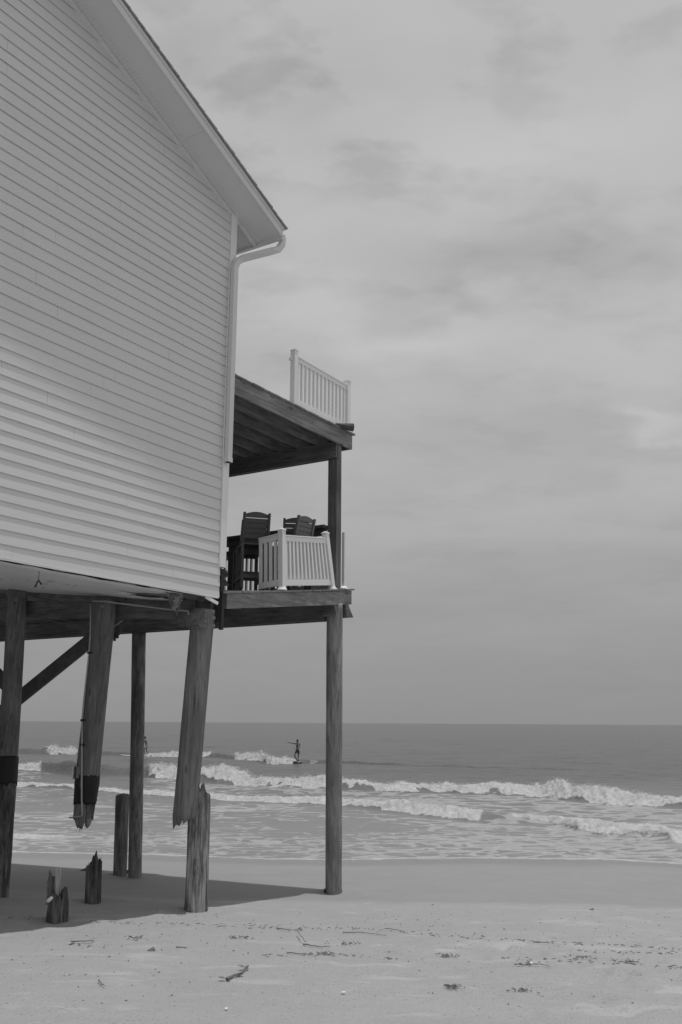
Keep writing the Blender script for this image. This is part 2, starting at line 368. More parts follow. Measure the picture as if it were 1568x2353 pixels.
def sand_mat():
    m, t, b = new_mat('sand'); tcn = nd(t, 'ShaderNodeTexCoord'); P = tcn.outputs['Object']
    at = nd(t, 'ShaderNodeAttribute'); at.attribute_name = 'wet'
    wet = at.outputs['Fac']
    nbig = noise(t, P, 0.8, 4, 0.55); nmid = noise(t, P, 5.0, 4, 0.6); nf = noise(t, P, 60.0, 3, 0.75)
    v = mth(t, 'ADD', 0.300, mth(t, 'MULTIPLY', mth(t, 'SUBTRACT', nbig, 0.5), 0.05))
    v = mth(t, 'ADD', v, mth(t, 'MULTIPLY', mth(t, 'SUBTRACT', nmid, 0.5), 0.05))
    dryk = mth(t, 'SUBTRACT', 1.0, mth(t, 'MULTIPLY', wet, 0.85))
    v = mth(t, 'ADD', v, mth(t, 'MULTIPLY', mth(t, 'MULTIPLY', mth(t, 'SUBTRACT', nf, 0.5), 0.26), dryk))
    # pale blown patches
    mp_ = nd(t, 'ShaderNodeMapping'); ln(t, P, mp_.inputs[0]); mp_.inputs['Scale'].default_value = (0.9, 2.0, 1)
    pt = ramp(t, noise(t, mp_.outputs[0], 1.5, 4, 0.6, 0.4), [(0.0, 0), (0.56, 0), (0.66, 1)])
    v = mth(t, 'ADD', v, mth(t, 'MULTIPLY', mth(t, 'MULTIPLY', pt, 0.055), dryk))
    # dark grains and shell hash, denser in drifts
    vo = nd(t, 'ShaderNodeTexVoronoi'); vo.inputs['Scale'].default_value = 26; ln(t, P, vo.inputs['Vector'])
    vc = nd(t, 'ShaderNodeSeparateXYZ'); ln(t, vo.outputs['Color'], vc.inputs[0])
    dens = ramp(t, noise(t, P, 1.1, 4, 0.6), [(0.0, 0.03), (0.48, 0.05), (0.68, 0.42)])
    on = mth(t, 'LESS_THAN', vc.outputs[0], dens)
    sp_ = mth(t, 'MULTIPLY', mth(t, 'MULTIPLY', maprange(t, vo.outputs['Distance'], 0.16, 0.30, 1, 0, True), on), dryk)
    v = mth(t, 'MULTIPLY', v, mth(t, 'SUBTRACT', 1.0, mth(t, 'MULTIPLY', sp_, 0.45)))
    v = mth(t, 'MULTIPLY', v, mth(t, 'SUBTRACT', 1.0, mth(t, 'MULTIPLY', wet, 0.18)))
    at2 = nd(t, 'ShaderNodeAttribute'); at2.attribute_name = 'soak'
    v = mth(t, 'MULTIPLY', v, mth(t, 'SUBTRACT', 1.0, mth(t, 'MULTIPLY', at2.outputs['Fac'], 0.22)))
    ln(t, mth(t, 'MULTIPLY', v, 1.06), b.inputs['Base Color'])
    ln(t, maprange(t, at2.outputs['Fac'], 0, 1, 0.9, 0.42), b.inputs['Roughness'])
    bp = nd(t, 'ShaderNodeBump'); bp.inputs['Distance'].default_value = 0.02
    ln(t, mth(t, 'MULTIPLY', dryk, 0.7), bp.inputs['Strength'])
    hh = mth(t, 'ADD', mth(t, 'MULTIPLY', nf, 0.25), mth(t, 'MULTIPLY', noise(t, P, 14, 4, 0.6), 0.9))
    ln(t, hh, bp.inputs['Height']); ln(t, bp.outputs[0], b.inputs['Normal'])
    return m
def axis_vals(lo, hi, step, out_lo, out_hi, n=26):
    a = np.arange(lo, hi, step); g = np.linspace(0, 1, n)[1:] ** 3
    return np.concatenate([(lo - g * (lo - out_lo))[::-1], a, a[-1] + g * (out_hi - a[-1])])
xs = axis_vals(-11, 11, 0.045, -1500, 1500); ys = axis_vals(4.5, 25.5, 0.045, -1200, 220)
X, Y = np.meshgrid(xs, ys); Z = ground(X, Y)
# wet / dry line: runs from the corner pile out to the right, wandering a little
wl = np.interp(X, [-60, -6, -2, 0.2, 3, 7, 60], [17.5, 16.0, 14.6, 14.6, 14.3, 13.6, 12.0]) + 0.5 * fbm(X * 0.5, Y * 0.1, 3, 9)
wet = sstep(0, 0.8, Y - wl + .25 * fbm(X * 2.0, Y * 1.2, 3, 19))
soak = sstep(-2.6, -1.0, Y - shore(X) + 0.9 * fbm(X * 0.4, Y * 0.3, 3, 12))
sand = grid_mesh('sand_ground', X, Y, Z, sand_mat(), {'wet': wet, 'soak': soak}); tag(sand, kind='structure')

# ---------------------------------------------------------------- sea
def px_ground(x, y, z=SL):
    p = on_z(x, y, z); return p[0] / p[1], p[1]
def line(pts): a = sorted(px_ground(x, y) for x, y in pts); return np.array([q[0] for q in a]), np.array([q[1] for q in a])
def aof(x): return px_ground(x, 1760)[0]
# columns: x_px, base y_px, height m, foam 0..1
W1 = [(-300, 1728, .5, 0), (45, 1734, .85, 0.0), (105, 1735, .95, 0.05), (118, 1736, .9, 1), (170, 1736, .75, 1), (182, 1737, .7, .1), (300, 1739, .45, 0.0), (328, 1741, .45, .3), (345, 1741, .5, .6), (372, 1742, .6, 1), (410, 1742, .6, 1), (455, 1741, .55, .8), (500, 1741, .55, .2), (535, 1745, .6, .15), (545, 1747, .65, 1), (600, 1750, .7, .9), (625, 1755, .65, 1), (662, 1755, .5, 1), (678, 1755, .35, .8), (692, 1754, .5, .1), (760, 1753, .35, 0), (950, 1762, .2, 0), (1300, 1768, .1, 0), (1700, 1790, .0, 0)]
W2 = [(-300, 1762, .6, 1), (40, 1768, .55, 1), (90, 1770, .6, 1), (100, 1774, .75, .1), (150, 1779, .85, 0.0), (225, 1781, .8, 0.0), (290, 1782, .75, .1), (335, 1784, .7, .25), (348, 1786, .7, .8), (400, 1790, .75, 1), (470, 1797, .85, 1), (520, 1800, .85, 1), (600, 1803, .6, 1), (750, 1812, .6, 1), (784, 1814, .55, 1), (960, 1822, .5, 1), (1150, 1826, .55, 1), (1240, 1830, .6, 1), (1340, 1844, .62, 1), (1450, 1850, .55, 1), (1568, 1856, .5, 1), (1750, 1864, .5, 1)]
W3 = [(-300, 1806, .2, .8), (37, 1807, .2, .8), (150, 1812, .2, .8), (300, 1822, .2, .85), (470, 1834, .22, .9), (620, 1843, .25, .9), (750, 1851, .28, 1), (860, 1862, .3, 1), (960, 1874, .34, 1), (1060, 1884, .36, 1), (1095, 1886, .34, .5), (1130, 1888, .32, 0.1), (1170, 1890, .2, 0), (1230, 1890, 0, 0), (1700, 1900, 0, 0)]
W4 = [(1150, 1870, 0, 0), (1200, 1877, .1, .5), (1260, 1888, .2, .9), (1310, 1900, .25, .8), (1345, 1910, .32, .9), (1400, 1920, .32, 1), (1480, 1928, .3, 1), (1568, 1936, .28, 1), (1750, 1944, .28, 1)]
W5 = [(-300, 1922, .06, .5), (40, 1924, .08, .6), (120, 1926, .08, .5), (200, 1930, .05, .2), (400, 1930, .03, .0), (1600, 1960, .03, 0)]
nr = 860
inv = np.linspace(1 / 21.0, 1 / 260.0, nr); rows = 1 / inv
rows = np.concatenate([rows, np.geomspace(275, 60000, 70)])
ac = np.linspace(-0.43, 0.43, 1250); g = np.linspace(0, 1, 50)[1:] ** 2
cols = np.concatenate([(-0.43 - g * 4)[::-1], ac, 0.43 + g * 4])
A, Yg = np.meshgrid(cols, rows); Xg = A * Yg
Yw = Yg + 0.6 * fbm(Xg * 0.25, Yg * 0.2, 3, 61) * np.clip(Yg / 30, 0.3, 2.0)   # wander of the crests
Zs = np.zeros_like(Xg); dens = np.zeros_like(Xg); lump = np.zeros_like(Xg); face = np.zeros_like(Xg)
near = Yg < 260
def add_wave(tab, c_k, back, trail, wob):
    global Zs, dens, lump
    a = np.array([px_ground(t[0], t[1])[0] for t in tab]); yb = np.array([px_ground(t[0], t[1])[1] for t in tab])
    o = np.argsort(a); a = a[o]; yb = yb[o]; hh = np.array([t[2] for t in tab])[o]; fo = np.array([t[3] for t in tab])[o]
    Yb = np.interp(A, a, yb); h = np.interp(A, a, hh); f = np.interp(A, a, fo)
    d = Yg + wob * fbm(Xg * 0.45 + 3, Yg * 0.05, 4, int(back * 10) + 70) - Yb
    c = np.maximum(h, 0.12) * c_k * (1.0 + 0.5 * f); 
    up_ = sstep(-0.15, 1.0, d / c); dn = np.exp(-np.clip((d - c) / (back * np.maximum(h, .15)), 0, 20) ** 1.5)
    prof = np.where(d < c, up_, dn); hvar = .64 + 0.3 * fbm(Xg * 0.35, Yg * 0.1, 3, 90 + int(c_k * 7))
    Zs += h * prof * hvar * (1 + .22 * fbm(Xg * 1.1, Yg * .5, 3, 95 + int(c_k * 7)))
    e = 1.25 * fbm(Xg * 0.8, Yg * 0.7, 5, 130 + int(back), 0.6) 
    ff = f + 0.55 * fbm(Xg * 0.5, Yg * 0.35, 3, 150) * (f > 0.02)
    body = sstep(-0.35, 0.18, d / c + 0.75 * e) * (1 - sstep(1.0 + trail * .4, 1.0 + trail, d / c + e))
    fm = np.clip(body * sstep(0.15, 0.6, ff), 0, 1)
    hole = sstep(.16, .34, fbm(Xg * 1.2, Yg * .9, 4, 171, .6)) * sstep(.3, 1.6, d / c + .4 * e); fm = fm * (1 - .8 * hole)
    dens = np.maximum(dens, fm); lump = np.maximum(lump, fm * np.maximum(h, .15))
    # streaky wash in front of a foaming crest and lace on its back
    return d, f, h
d1, f1, h1 = add_wave(W1, 1.5, 3.5, 0.7, 1.2)
d2, f2, h2 = add_wave(W2, 1.6, 3.2, 1.2, 1.0)
d3, f3, h3 = add_wave(W3, 1.8, 3.0, 2.2, 0.8)
d4, f4, h4 = add_wave(W4, 1.8, 3.0, 2.6, 0.7)
d5, f5, h5 = add_wave(W5, 2.5, 3.0, 2.0, 0.5)
# lace: between the second breaker and the inner bores, then down to the beach
lace = np.zeros_like(Xg)
b23 = (1 - sstep(-1.0, 0.6, d2)) * sstep(-0.4, 1.0, d3)                    # wash behind bore 3
lace = np.maximum(lace, 0.50 * b23 * (0.55 + 0.45 * f2))
right = sstep(0.06, 0.22, A)
lace = np.maximum(lace, 0.47 * (1 - sstep(-1, .5, d2)) * sstep(.5, 5, Yg - shore(Xg) - 3) * right)
inner = 1 - sstep(-1.2, 0.0, d3)
ydist = Yg - shore(Xg)
in_d = np.interp(ydist, [0, 1.5, 4, 6.5, 9, 14], [0.42, 0.44, 0.46, 0.44, 0.42, 0.38])
lace = np.maximum(lace, inner * (in_d + 0.10 * sstep(-0.1, 0.2, A)))
patch = fbm(Xg * 0.18, Yg * 0.30, 3, 200)
lace = lace * (1 + 0.55 * patch)
swash = np.exp(-((ydist - 0.12) / 0.13) ** 2) * (0.8 + 0.5 * fbm(Xg * 2.5, Yg * 0, 3, 33))
lacem = np.clip(np.maximum(lace, 0), 0, 1) * near
chop = 0.07 * fbm(Xg * 0.5, Yg * 0.9, 4, 300) * np.clip((Yg - 26) / 20, 0.05, 1) * np.clip(260 / Yg, 0, 1)
chop += 0.16 * fbm(Xg * 0.10, Yg * 0.22, 4, 320) * np.clip((Yg - 40) / 40, 0, 1) * np.clip(500 / Yg, 0, 1)
rough = np.abs(fbm(Xg * 1.5, Yg * .7, 3, 350, 0.6)) * 0.7 + 0.6 * fbm(Xg * 0.8, Yg * 0.5, 3, 360)
rough = rough + .45 * (np.abs(fbm(Xg * 3.2, Yg * 1.4, 3, 381)) - .15) + .5 * (fbm(Xg * .22, Yg * .2, 2, 391))
Zs = Zs + lump * rough * 0.55 + chop + 0.018 * swash
Zs = Zs * near + chop * (~near)
SEA_Z = SL + Zs
def sea_mat():
    m, t, b = new_mat('sea_water'); tcn = nd(t, 'ShaderNodeTexCoord'); P = tcn.outputs['Object']
    fa = nd(t, 'ShaderNodeAttribute'); fa.attribute_name = 'foam'
    la = nd(t, 'ShaderNodeAttribute'); la.attribute_name = 'lace'
    sw = nd(t, 'ShaderNodeAttribute'); sw.attribute_name = 'swash'
    mp_ = nd(t, 'ShaderNodeMapping'); ln(t, P, mp_.inputs[0]); mp_.inputs['Scale'].default_value = (0.62, 1.0, 1)
    wn = nd(t, 'ShaderNodeTexNoise'); wn.inputs['Scale'].default_value = 0.9; wn.inputs['Detail'].default_value = 3; ln(t, mp_.outputs[0], wn.inputs['Vector'])
    wv = nd(t, 'ShaderNodeVectorMath', operation='MULTIPLY_ADD'); ln(t, wn.outputs['Color'], wv.inputs[0]); wv.inputs[1].default_value = (1.6, 1.6, 0); ln(t, mp_.outputs[0], wv.inputs[2])
    vo = nd(t, 'ShaderNodeTexVoronoi'); vo.feature = 'DISTANCE_TO_EDGE'; vo.inputs['Scale'].default_value = 2.1; ln(t, wv.outputs[0], vo.inputs['Vector'])
    web = maprange(t, vo.outputs['Distance'], 0.0, 0.30, 1.0, 0.0)
    fb = noise(t, wv.outputs[0], 2.4, 6, 0.65)
    val_n = mth(t, 'ADD', mth(t, 'MULTIPLY', web, 0.42), mth(t, 'MULTIPLY', fb, 0.75))
    mpf = nd(t, 'ShaderNodeMapping'); ln(t, wv.outputs[0], mpf.inputs[0]); mpf.inputs['Scale'].default_value = (0.62, 0.42, 1); mpf.inputs['Rotation'].default_value = (0, 0, 0.12)
    vo2 = nd(t, 'ShaderNodeTexVoronoi'); vo2.feature = 'DISTANCE_TO_EDGE'; vo2.inputs['Scale'].default_value = 2.1; ln(t, mpf.outputs[0], vo2.inputs['Vector'])
    val_f = mth(t, 'ADD', mth(t, 'MULTIPLY', maprange(t, vo2.outputs['Distance'], 0.0, 0.30, 1.0, 0.0), 0.42), mth(t, 'MULTIPLY', noise(t, mpf.outputs[0], 2.4, 7, 0.68), 0.75))
    spz = nd(t, 'ShaderNodeSeparateXYZ'); ln(t, P, spz.inputs[0])
    mv = nd(t, 'ShaderNodeMix'); mv.data_type = 'FLOAT'; ln(t, maprange(t, spz.outputs[1], 25, 36, 0, 1, True), mv.inputs[0]); ln(t, val_n, mv.inputs[2]); ln(t, val_f, mv.inputs[3])
    val = mv.outputs[0]
    th = mth(t, 'SUBTRACT', 1.02, mth(t, 'MULTIPLY', la.outputs['Fac'], 0.85))
    lc = maprange(t, mth(t, 'SUBTRACT', val, th), -0.02, 0.07, 0, 1, True)
    hasl = maprange(t, la.outputs['Fac'], 0.02, 0.12, 0, 1, True)
    lc = mth(t, 'MULTIPLY', mth(t, 'MULTIPLY', lc, hasl), 0.60)
    ff = maprange(t, mth(t, 'ADD', fa.outputs['Fac'], mth(t, 'MULTIPLY', mth(t, 'SUBTRACT', noise(t, mp_.outputs[0], 3.6, 6, 0.75), 0.5), 1.5)), 0.30, 0.62, 0, 1, True)
    s2 = maprange(t, sw.outputs['Fac'], 0.25, 0.7, 0, 0.9, True)
    foam = mth(t, 'MAXIMUM', mth(t, 'MAXIMUM', lc, ff), s2)
    sp_ = nd(t, 'ShaderNodeSeparateXYZ'); ln(t, P, sp_.inputs[0])
    dist = sp_.outputs[1]
    wn2 = noise(t, mp_.outputs[0], 0.22, 4, 0.6)
    # water base colour goes from paler near the beach to darker farther out
    wb = mth(t, 'ADD', maprange(t, dist, 24, 62, 0.20, 0.085), mth(t, 'MULTIPLY', mth(t, 'SUBTRACT', wn2, 0.5), 0.05))
    fn = noise(t, P, 2.2, 6, 0.7)
    fcol = mth(t, 'ADD', 0.09, mth(t, 'MULTIPLY', mth(t, 'ADD', fn, noise(t, P, 5.5, 4, 0.6)), 0.34))  # grey shading within the foam is painted in by this noise
    mx = nd(t, 'ShaderNodeMix'); mx.data_type = 'FLOAT'; ln(t, foam, mx.inputs[0]); ln(t, wb, mx.inputs[2]); ln(t, fcol, mx.inputs[3])
    ln(t, mx.outputs[0], b.inputs['Base Color'])
    ln(t, maprange(t, foam, 0, 1, 0.28, 0.9), b.inputs['Roughness']); b.inputs['IOR'].default_value = 1.33
    ln(t, maprange(t, foam, 0, 1, 0.5, 0.1), b.inputs['Specular IOR Level'])
    mc = nd(t, 'ShaderNodeMapping'); ln(t, P, mc.inputs[0]); mc.inputs['Scale'].default_value = (0.8, 1.7, 1)
    h1_ = noise(t, mc.outputs[0], 0.55, 6, 0.62, 0.4); h2_ = noise(t, mc.outputs[0], 3.2, 5, 0.6, 0.3)
    hh = mth(t, 'ADD', mth(t, 'MULTIPLY', h1_, 0.9), mth(t, 'MULTIPLY', h2_, 0.22))
    hh = mth(t, 'ADD', hh, mth(t, 'MULTIPLY', mth(t, 'MULTIPLY', fn, foam), 0.35))
    bp = nd(t, 'ShaderNodeBump'); bp.inputs['Distance'].default_value = 0.35
    ln(t, maprange(t, dist, 23, 60, 0.30, 0.75), bp.inputs['Strength'])
    ln(t, hh, bp.inputs['Height']); ln(t, bp.outputs[0], b.inputs['Normal'])
    return m
sea = grid_mesh('sea_water', Xg, Yg, SEA_Z, sea_mat(), {'foam': dens, 'lace': lacem, 'swash': swash * (Yg < 30)}); tag(sea, kind='structure')
# torn foam and spray thrown up along the breaking crests
rs_ = np.random.RandomState(5)
wgt = (dens > .5) * lump * (Yg < 100) * (np.abs(A) < .5); wgt = wgt * (Yg ** 1.2) * np.clip(.15 + np.roll(dens, -4, axis=0) * 0 + sstep(.2, .6, dens - np.roll(dens, -6, axis=0)) * 3, 0, 4)
pr_ = (wgt / wgt.sum()).ravel(); idx_ = rs_.choice(pr_.size, 15000, p=pr_)
px_, py_, pz_, ph_ = Xg.ravel()[idx_], Yg.ravel()[idx_], SEA_Z.ravel()[idx_], lump.ravel()[idx_]
clus = np.clip(fbm(px_ * 1.3, py_ * .2, 3, 411) + .35, 0.02, 1)
rise = rs_.exponential(.16, 15000) * ph_ * clus * 1.0
sz_ = (.008 + .020 * rs_.rand(15000)) * (py_ / 50)
cx_, cy_, cz_ = px_ + rs_.normal(0, .12, 15000), py_ + rs_.normal(0, .25, 15000), pz_ + rise + .01
tet = np.array([[1, .3, -.5], [-.9, .4, -.5], [.1, -1, -.4], [0, 0, .8]])
rot = rs_.rand(15000) * 6.28; co_, si_ = np.cos(rot), np.sin(rot)
vx = cx_[:, None] + sz_[:, None] * (tet[None, :, 0] * co_[:, None] - tet[None, :, 1] * si_[:, None]) * 1.5
vy = cy_[:, None] + sz_[:, None] * (tet[None, :, 0] * si_[:, None] + tet[None, :, 1] * co_[:, None]) * 1.5
vz = cz_[:, None] + sz_[:, None] * tet[None, :, 2]
ms = bpy.data.meshes.new('sea_spray'); b4 = np.arange(15000)[:, None] * 4
fc = np.concatenate([b4 + np.array([0, 1, 3]), b4 + np.array([1, 2, 3]), b4 + np.array([2, 0, 3]), b4 + np.array([0, 2, 1])], 0)
ms.from_pydata(np.stack([vx, vy, vz], -1).reshape(-1, 3).tolist(), [], fc.tolist()); ms.update()
M_['spray'] = paint('spray', 0.50, 0.9, 0.05, 3.0); ms.materials.append(M_['spray'])
os_ = bpy.data.objects.new('sea_spray', ms); col.objects.link(os_); tag(os_, 'white flecks of spray and torn foam thrown up along the breaking waves', 'spray', kind='stuff')
def sea_at(x, y):
    i = int(np.argmin(np.abs(rows - y))); j = int(np.argmin(np.abs(cols * rows[i] - x))); return float(SEA_Z[i, j])

# ================================================================ THE HOUSE
Z_SID0 = 1.755; EXPO = 0.1605; T_SEA = 10.33; T_RIDGE = 5.35; T_LAND = 2 * T_RIDGE - T_SEA; DEPTH = 11.0
M_['siding'] = None
house = empty('beach_house', H(T_SEA, 0.0, Z_SID0))
# the siding material reads object z relative to the root
_z0 = Z_SID0; Z_SID0 = 0.0; M_['siding'] = siding_mat(); Z_SID0 = _z0
tag(house, 'white clapboard house raised on timber pilings, with two seaward decks, some pilings snapped off', 'house')
SLOPE = 0.395
def soff(t): return 7.72 - SLOPE * (t - 10.75)             # soffit line, seaward half
def soffz(t): return soff(t) if t >= T_RIDGE else soff(2 * T_RIDGE - t)
ZR = soff(T_RIDGE)
# backing wall
mb = MB(); th = 0.12
for wv0, wv1 in ((0.012, th), (DEPTH - th, DEPTH)):
    pts = [(T_LAND, 1.79), (T_SEA - .02, 1.79), (T_SEA - .02, soff(T_SEA) + .04), (T_RIDGE, ZR + .04), (T_LAND, soff(T_SEA) + .04)]
    vs = [H(a, wv0, b) for a, b in pts] + [H(a, wv1, b) for a, b in pts]; n = 5
    mb.add(vs, [tuple(range(5)), tuple(range(9, 4, -1))] + [(i, (i + 1) % 5, 5 + (i + 1) % 5, 5 + i) for i in range(5)])
mb.build('gable_wall', M_['trim'], house)
mb = MB(); mb.hbox(T_SEA - th, T_SEA - .02, th + .002, DEPTH - th - .002, 2.385, soff(T_SEA) - .02); mb.hbox(T_LAND, T_LAND + th, th + .002, DEPTH - th - .002, 1.79, soff(T_SEA) - .02)
mb.build('side_wall', M_['trim'], house)
# clapboards: each course a run of lapped boards, butt joints at random places
mb = MB(); rnd = random.Random(3)
T_END = 10.285; k = 0
joints = {}
while True:
    z0 = Z_SID0 + k * EXPO; z1 = z0 + EXPO + 0.012
    if z0 > ZR - 0.1: break
    def tr(z):   # where a height meets the rake
        return 10.75 - (z - 7.72) / SLOPE
    hi0 = min(T_END if k > 2 else T_SEA, tr(z0) - .02); hi1 = min(T_END if k > 2 else T_SEA, tr(z1) - .02)
    lo0 = 2 * T_RIDGE - min(T_SEA, tr(z0) - .02); lo1 = 2 * T_RIDGE - min(T_SEA, tr(z1) - .02)
    if hi1 - lo1 < .2: break
    cuts = []; q = lo0 + rnd.uniform(0.4, 4.8)
    while q < hi0 - 0.5: cuts.append(q); q += 4.88
    ends = [(lo0, lo1)] + [(c, c) for c in cuts] + [(hi0, hi1)]
    for (a0, a1), (b0, b1) in zip(ends[:-1], ends[1:]):
        n = max(2, int((b0 - a0) / 0.25)); ph = rnd.uniform(0, 9); off = rnd.uniform(0, .0015)
        if b0 != hi0: b0 -= .0028; b1 -= .0028
        vs = []
        for i in range(n + 1):
            f = i / n; tb = a0 + (b0 - a0) * f; tt = a1 + (b1 - a1) * f
            dz = 0.0016 * math.sin(tb * 2.1 + ph) + 0.0011 * math.sin(tb * 5.3 + ph * 2); do = max(0.0, 0.0022 * math.sin(tb * 1.7 + ph * 3)) + off
            vs += [H(tb, -(0.0165 + do), z0 + dz), H(tt, -(0.0050), z1), H(tb, -0.0060, z0 + dz + .0115)]
        fs = []
        for i in range(n):
            p = i * 3; fs += [(p, p + 3, p + 4, p + 1), (p, p + 2, p + 5, p + 3), (p + 2, p + 1, p + 4, p + 5)]
        fs += [(0, 1, 2), (n * 3, n * 3 + 2, n * 3 + 1)]
        mb.add(vs, fs)
    k += 1
clap = mb.build('siding', M_['siding'], house)
# corner board, frieze
cb0 = 2.20
MB().hbox(T_END + .003, T_SEA + .095, -.040, -.002, cb0, 7.865).hbox(T_SEA + .062, T_SEA + .094, -.001, .10, cb0, 7.84).build('corner_board', M_['vinyl'], house, bevel=.002)
mb = MB()
def slab(mb, t0, t1, w0, w1, dz0, dz1):     # slab following the rake, dz measured from the soffit line
    zs = [soffz(t0), soffz(t1)]
    return mb.hexa([H(t0, w0, zs[0] + dz0), H(t1, w0, zs[1] + dz0), H(t1, w1, zs[1] + dz0), H(t0, w1, zs[0] + dz0),
                    H(t0, w0, zs[0] + dz1), H(t1, w0, zs[1] + dz1), H(t1, w1, zs[1] + dz1), H(t0, w1, zs[0] + dz1)])
OV = 0.55; T_EAVE = 10.94; LT = 2 * T_RIDGE - T_EAVE
slab(mb, T_RIDGE, T_EAVE - .02, -.034, -.003, -.075, .0); slab(mb, 2 * T_RIDGE - T_SEA, T_RIDGE, -.034, -.003, -.075, 0)
mb.build('frieze_board', M_['trim'], house)
# roof: deck, soffit, vented strip, fascia, drip edge, shingles
rf = MB(); slab(rf, T_RIDGE, T_EAVE, -OV + .022, DEPTH + .5, .012, .135); slab(rf, LT, T_RIDGE, -OV + .022, DEPTH + .5, .012, .135)
roof = rf.build('roof', M_['trim'], house)
mb = MB(); slab(mb, T_RIDGE, 9.02, -OV + .02, -.155, .0, .010); slab(mb, 9.024, T_EAVE, -OV + .02, -.155, -.0, .010); slab(mb, LT, T_RIDGE, -OV + .02, -.155, .0, .010)
slab(mb, T_SEA + .1, T_EAVE, -.033, DEPTH, 0, .010)
mb.build('soffit', M_['soffit'], roof)
mb = MB()
for i in range(int((T_EAVE - 2.0) / .05)):
    a = 2.0 + i * .05
    if a < T_RIDGE < a + .05: continue
    slab(mb, a, a + .034, -.154, -.036, .001, .010); slab(mb, a + .034, a + .05, -.154, -.036, .005, .010)
mb.build('soffit_vent', M_['soffit'], roof)
mb = MB(); slab(mb, T_RIDGE, T_EAVE + .02, -OV, -OV + .021, -.020, .15); slab(mb, LT - .02, T_RIDGE, -OV, -OV + .021, -.02, .15)
MBf = mb.build('fascia', M_['fascia'], roof)
mb = MB(); slab(mb, T_RIDGE, T_EAVE + .04, -OV - .028, -OV + .10, .151, .156); slab(mb, LT - .04, T_RIDGE, -OV - .035, -OV + .1, .151, .156)
mb.build('drip_edge', M_['metal'], roof)
mb = MB(); slab(mb, T_RIDGE, T_EAVE + .03, -OV - .014, -OV - .0008, .095, .1505); mb.build('rake_trim', M_['fascia'], roof)
# eave fascia board across the seaward edge
mb = MB(); mb.hbox(T_EAVE + .0005, T_EAVE + .021, -OV + .0215, DEPTH + .45, soff(T_EAVE) - .05, soff(T_EAVE) + .128); mb.build('eave_board', M_['fascia'], roof)
mb = MB(); rnd = random.Random(5)
n = int((T_EAVE - T_RIDGE) / .14)
for side in (1, -1):
    for i in range(n + 1):
        a = T_EAVE + .085 - i * .14; b = a - .165
        if side == 1: ta, tb = a, b
        else: ta, tb = 2 * T_RIDGE - a, 2 * T_RIDGE - b
        za = soff(a) + .166; zb = soff(b) + .162
        w0 = -OV - .045 - rnd.uniform(0, .012)
        w = w0
        while w < DEPTH + .5:
            w2 = min(w + rnd.uniform(.14, .3), DEPTH + .52) if w < 1.2 else DEPTH + .52
            e = rnd.uniform(0, .006)
            mb.hexa([H(ta, w, za - .002), H(tb, w, zb - .004), H(tb, w2, zb - .004), H(ta, w2, za - .002), H(ta, w, za + .014 + e), H(tb, w, zb + .004), H(tb, w2, zb + .004), H(ta, w2, za + .014 + e)])
            w = w2 + .003
mb.build('shingles', M_['shingle'], roof)
# gutter along the seaward eave and its downspout
ze = soff(T_EAVE)
mb = MB(); g0 = T_EAVE + .023
prof = [(0, .09), (0, -.03), (.05, -.04), (.09, 0.0), (.10, .07), (.11, .08), (.10, .085), (.088, .07), (.08, .01), (.05, -.03), (.008, -.02), (.008, .09)]
vs = [H(g0 + a, w_, ze + b) for w_ in (-OV + .03, DEPTH + .4) for a, b in prof]; m_ = len(prof)
mb.add(vs, [(i, (i + 1) % m_, m_ + (i + 1) % m_, m_ + i) for i in range(m_)] + [tuple(range(m_))[::-1], tuple(range(m_, 2 * m_))])
mb.build('gutter', M_['fascia'], roof)
# elbow positions from the eave back to the corner
e0 = np.array(on_w(651, 545, -.46)); e1 = np.array(on_w(648, 562, -.46)); e1b = np.array(on_w(640, 573, -.44)); e2 = np.array(on_w(625, 577, -.41))
e3 = np.array(on_w(558, 594, -.13)); e4 = np.array(on_w(546, 601, -.10)); e5 = np.array(on_w(540, 614, -.095)); 
bot = np.array(on_w(527, 1066, -.095)); tx = e5[0]
path = [H(*e0), H(*(e0 * .45 + e1 * .55)), H(*e1), H(*e1b), H(*e2), H(*(e2 * .5 + e3 * .5)), H(*e3), H(*e4), H(*e5), H(tx, -.095, e5[2] - .12), H(tx, -.095, bot[2] + .02)]
ds = MB().rtube(path, .10, .075, U).build('downspout', M_['fascia'], house, bevel=.004)
MB().hbox(tx - .054, tx + .054, -.136, -.054, e5[2] - .20, e5[2] - .19).build('downspout_strap', M_['fascia'], ds)
MB().hbox(tx - .056, tx + .056, -.137, -.053, bot[2] + .02, bot[2] + .09).build('downspout_collar', M_['fascia'], ds, bevel=.003)

# ---- structure under the house
def beam_z(w): return 1.682 + .108 * min(w, 5.6)           # underside panel, sagging towards the broken corner
mb = MB()                                                  # white underside panel: gently sagging sheet, torn near the corner
nt_, nw_ = 40, 26; vs = []; 
tt = np.linspace(T_LAND + .1, 10.44, nt_); ww = np.linspace(.10, 5.6, nw_)
def pz(t, w): return beam_z(w) + .05 * max(0, 1 - w / .7) - .012 * math.sin((w * 3.1)) * math.sin(t * 1.7) + .006 * math.sin(t * 9 + w * 4)
def keep(t, w): return not (t > 9.30 + .25 * math.sin(w * 5) and w < .95 + .12 * math.sin(t * 21)) 
idx = {}
fs = []
for i in range(nt_):
    for j in range(nw_): vs.append(H(tt[i], ww[j], pz(tt[i], ww[j])))
for i in range(nt_ - 1):
    for j in range(nw_ - 1):
        if keep(tt[i], ww[j]): fs.append((i * nw_ + j, (i + 1) * nw_ + j, (i + 1) * nw_ + j + 1, i * nw_ + j + 1))
mb.add(vs, fs); panel = mb.build('underside_panel', M_['soffit'], house, smooth=True)
sm = panel.modifiers.new('solid', 'SOLIDIFY'); sm.thickness = .008
